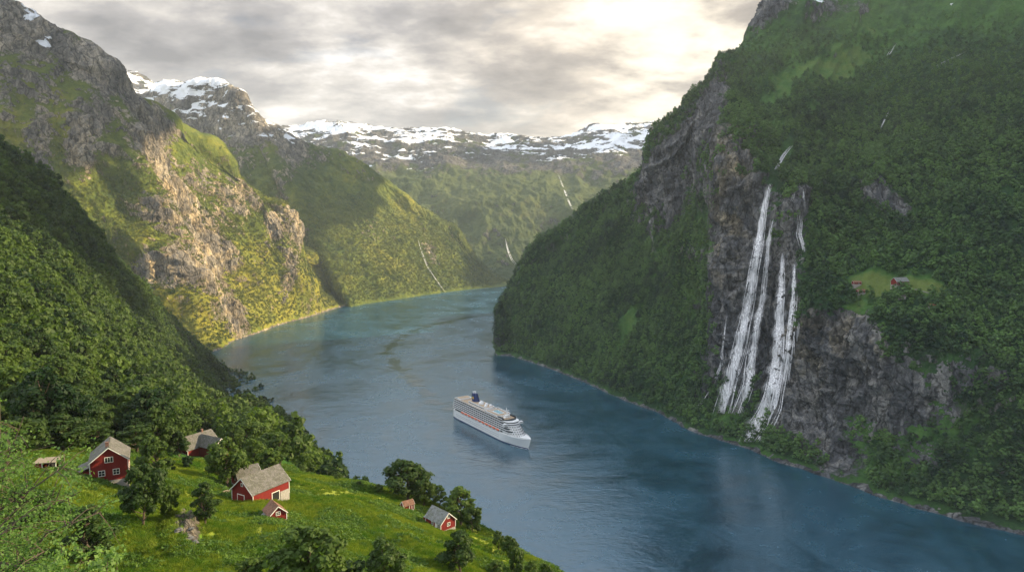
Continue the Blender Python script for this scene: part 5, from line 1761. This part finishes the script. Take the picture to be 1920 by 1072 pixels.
def waterfall(name, label, path, w0, w1, n, cat='waterfall', group=None, objs=None, wide=.8, seed=0, lift=2.6):
    r = random.Random(seed + int(path[0][0]))
    P0 = np.array(path, float)
    seg = np.concatenate([[0], np.cumsum(np.hypot(*np.diff(P0, axis=0).T))]); tot = seg[-1]
    V, Fc = [], []
    for k in range(int(n * 1.5)):
        a = 0 if k < n * .35 else r.uniform(0, .75) * tot
        b_ = tot if (k < n * .2) else min(tot, a + tot * r.uniform(.25, 1.0))
        off = r.gauss(0, .5); ph = r.uniform(0, 6)
        if k < n * .25: off *= .5
        m_ = max(4, int((b_ - a) / 4))
        ring = []
        for i in range(m_ + 1):
            s_ = a + (b_ - a) * i / m_
            x = np.interp(s_, seg, P0[:, 0]); y = np.interp(s_, seg, P0[:, 1])
            f = s_ / tot
            ww = w0 + (w1 - w0) * f
            x += off * ww + math.sin(s_ * .05 + ph) * ww * .10
            h_ = hit(x, y, objs or [RM])
            if h_ is None: continue
            ring.append((h_[0], f))
        if len(ring) < 3: continue
        pp = [np.array(q[0]) for q in ring]
        # water jumps out over ledges: smooth depth along the strand
        for _ in range(5):
            pp = [pp[0]] + [(pp[i - 1] + pp[i] * 2 + pp[i + 1]) / 4 for i in range(1, len(pp) - 1)] + [pp[-1]]
        wd = wide * .62 * r.uniform(.4, 1.7)
        base = len(V)
        cnt = 0
        for i, p_ in enumerate(pp):
            f = ring[i][1]
            tc_ = np.array([0, 0, CAMZ]) - p_; tc_ /= np.linalg.norm(tc_)
            c = p_ + tc_ * lift * (1 + r.uniform(0, .3))
            sd_ = np.array([-tc_[1], tc_[0], 0]); sd_ /= np.linalg.norm(sd_)
            end = min(1, i / 5, (len(pp) - 1 - i) / 5)
            wq = wd * (.6 + .9 * f) * (.15 + .85 * end)
            V += [c - sd_ * wq, c + tc_ * wq * .7, c + sd_ * wq, c - tc_ * wq * .3]
            cnt += 1
        for i in range(cnt - 1):
            for q in range(4):
                a_, b2 = base + i * 4 + q, base + i * 4 + (q + 1) % 4
                Fc.append([a_, b2, b2 + 4, a_ + 4])
    if not V: return
    # a veil of spray between and beside the strands
    SV, SF, SE = [], [], []
    if w1 > 9:
        rows = []
        m_ = int(tot / 5)
        for i in range(m_ + 1):
            f = i / m_; s_ = tot * f
            x = np.interp(s_, seg, P0[:, 0]); y = np.interp(s_, seg, P0[:, 1])
            h_ = hit(x, y, objs or [RM])
            if h_ is None: continue
            c = np.array(h_[0]); tc_ = np.array([0, 0, CAMZ]) - c; tc_ /= np.linalg.norm(tc_)
            rows.append((c + tc_ * lift * 2.0, (w0 + (w1 - w0) * f) * c[1] / F * (1.0 + .3 * math.sin(i * .9)), tc_))
        C_ = [q[0] for q in rows]
        for _ in range(8):
            C_ = [C_[0]] + [(C_[i - 1] + C_[i] * 2 + C_[i + 1]) / 4 for i in range(1, len(C_) - 1)] + [C_[-1]]
        for ci, (c, (_, wq, tc_)) in enumerate(zip(C_, rows)):
            sd_ = np.array([-tc_[1], tc_[0], 0]); sd_ /= np.linalg.norm(sd_)
            for u_, e_ in ((-1.25, 0), (-.6, .8), (0, 1), (.6, .8), (1.25, 0)):
                SV.append(c + sd_ * wq * .95 * u_ + tc_ * (1 - u_ * u_) * 1.5); SE.append(e_ * min(1, ci / 4, (len(C_) - 1 - ci) / 6))
        for i in range(len(C_) - 1):
            for q in range(4):
                a_ = i * 5 + q
                SF.append([a_, a_ + 1, a_ + 6, a_ + 5])
    me = np_mesh(name, np.array(V), np.array(Fc), True)
    o = link(name, me, fm)
    tag(o, label, cat, group)
    if SV:
        link('spray', np_mesh('spray', np.array(SV), np.array(SF), True, {'edge': np.array(SE)}), mm, o)


waterfall('waterfall', 'widest and brightest white waterfall, leftmost of the long ones down the dark cliff', [(1443, 345), (1433, 385), (1426, 430), (1419, 480), (1408, 540), (1397, 600), (1386, 650), (1373, 700), (1361, 740), (1351, 775)], 6, 15, 34)
waterfall('waterfall', 'thin side stream along the left edge of the brightest waterfall', [(1426, 400), (1416, 470), (1402, 530), (1392, 575)], 5, 8, 7, wide=.5)
waterfall('waterfall', 'waterfall just right of the brightest one, starting from the bushes half way down', [(1450, 410), (1441, 450), (1436, 500), (1430, 560), (1418, 610), (1409, 670), (1404, 720), (1384, 775)], 4, 12, 17)
waterfall('waterfall', 'broad waterfall that ends lowest at the water, spreading out at its foot', [(1468, 475), (1466, 530), (1462, 600), (1460, 660), (1451, 720), (1440, 765), (1420, 800), (1403, 828)], 5, 22, 34)
waterfall('waterfall', 'slim waterfall close right of the broad lowest one', [(1490, 490), (1488, 560), (1482, 620), (1478, 670), (1470, 720)], 3, 10, 11, wide=.7)
waterfall('waterfall', 'faint thread of water rightmost on the dark cliff', [(1500, 560), (1497, 600), (1495, 640)], 3, 5, 4, wide=.5)
waterfall('waterfall', 'braided white cascade between green bushes right of the brightest fall', [(1497, 395), (1501, 420), (1496, 440), (1503, 455), (1506, 472)], 4, 8, 10, wide=.6)
waterfall('waterfall', 'short white fall, right one of two above the braided cascade', [(1506, 353), (1507, 388)], 3, 4, 6)
waterfall('waterfall', 'short white fall, left one of two above the braided cascade', [(1491, 353), (1484, 378)], 3, 4, 4, wide=.6)
waterfall('waterfall', 'small double waterfall lower left of the long falls', [(1363, 588), (1357, 640), (1352, 680), (1340, 712)], 5, 9, 8, wide=.6)
waterfall('waterfall', 'white stream slanting down through forest above the falls', [(1485, 273), (1468, 293), (1456, 318)], 3, 5, 8, lift=7, wide=1.2)
waterfall('waterfall', 'small cascade over boulders between the lower left fall and the shore', [(1334, 728), (1318, 752), (1296, 770)], 3, 5, 5, wide=.6)
waterfall('waterfall', 'short white stream high on the right mountain near the snow patches', [(1679, 82), (1672, 94), (1666, 105)], 3, 4, 4, wide=1.1, lift=8)
waterfall('waterfall', 'short stream in the forest high above the ledge farm', [(1668, 206), (1660, 222), (1650, 242)], 2, 3, 4, wide=.8, lift=8)
waterfall('waterfall', 'long thin streams running aslant below the upper right border', [(1812, 97), (1790, 108), (1758, 124)], 6, 8, 5, wide=.9, lift=8)
LM = SHEETS['left_mountain']['obj']; DM = SHEETS['snowy_mountain']['obj']; FM = SHEETS['far_mountains']['obj']
waterfall('waterfall', 'thin hazy waterfall running down to the far left shore', [(782, 440), (790, 470), (805, 505), (822, 530), (835, 547)], 3, 4, 5, objs=[DM, LM], wide=1.3, lift=8)
waterfall('waterfall', 'thin waterfall low on the farthest hazy valley wall', [(948, 447), (952, 470), (960, 488), (968, 497)], 2, 4, 5, objs=[FM, DM], wide=2.2, lift=14)
waterfall('waterfall', 'thin waterfall on the far slope left of the right mountain crest', [(1046, 325), (1056, 350), (1064, 372), (1074, 392)], 2, 4, 5, objs=[FM, DM], wide=2.6, lift=14)


# ------------------------------------------------------------------ clouds added for shade
# unseen blockers shaped as clouds, added to shade the left slopes and far valley
cm_, t = new_mat('shade_cloud_mass')
cb = t.n('ShaderNodeBsdfPrincipled', i={'Base Color': (0.75, 0.75, 0.76), 'Roughness': 1.0})
t.n('ShaderNodeOutputMaterial', i={0: cb})
CLOUDZ = 3300.0


def shade_cloud_over(tx, ty, tz, rx, ry, seed):
    """an added blocker, out of view, placed to throw its shadow on (tx, ty, tz)"""
    k = (CLOUDZ - tz) / sd.z
    cx, cy = tx + sd.x * k, ty + sd.y * k
    bm = bmesh.new(); bmesh.ops.create_icosphere(bm, subdivisions=6, radius=1)
    co = np.array([v.co[:] for v in bm.verts])
    q = co * np.array([rx, ry, 260.0])
    nn = 1 + fbm(q, 420, 5, .6, False, float(seed)) * 1.1
    for v, c_, n_ in zip(bm.verts, q, nn):
        v.co = Vector(c_ * n_)
    me = bpy.data.meshes.new('shade_cloud'); bm.to_mesh(me); bm.free()
    o = link('shade_cloud', me, cm_); o.location = (cx, cy, CLOUDZ)
    tag(o, kind='structure')


shade_cloud_over(-1500, 2350, 960, 600, 400, 3)
shade_cloud_over(-950, 3900, 760, 560, 420, 13)
shade_cloud_over(-760, 1000, 450, 260, 300, 23)
shade_cloud_over(450, 4700, 250, 420, 300, 33)
shade_cloud_over(500, 6900, 1100, 700, 330, 43)

# ------------------------------------------------------------------ haze
hm, t = new_mat('haze')
vol = t.n('ShaderNodeVolumePrincipled', i={'Color': (0.80, 0.90, 1.0), 'Density': 0.000025, 'Anisotropy': 0.0})
t.n('ShaderNodeOutputMaterial', i={'Volume': vol})
bm = bmesh.new()
bmesh.ops.create_cube(bm, size=1.0)
me = bpy.data.meshes.new('haze'); bm.to_mesh(me); bm.free()
hz_o = link('haze', me, hm)
hz_o.location = (1500, 5500, (1850 - 42) / 2)
hz_o.scale = (20900, 16900, 1850 + 42)
tag(hz_o, kind='stuff', label='pale sunlit haze filling the valley', cat='haze')
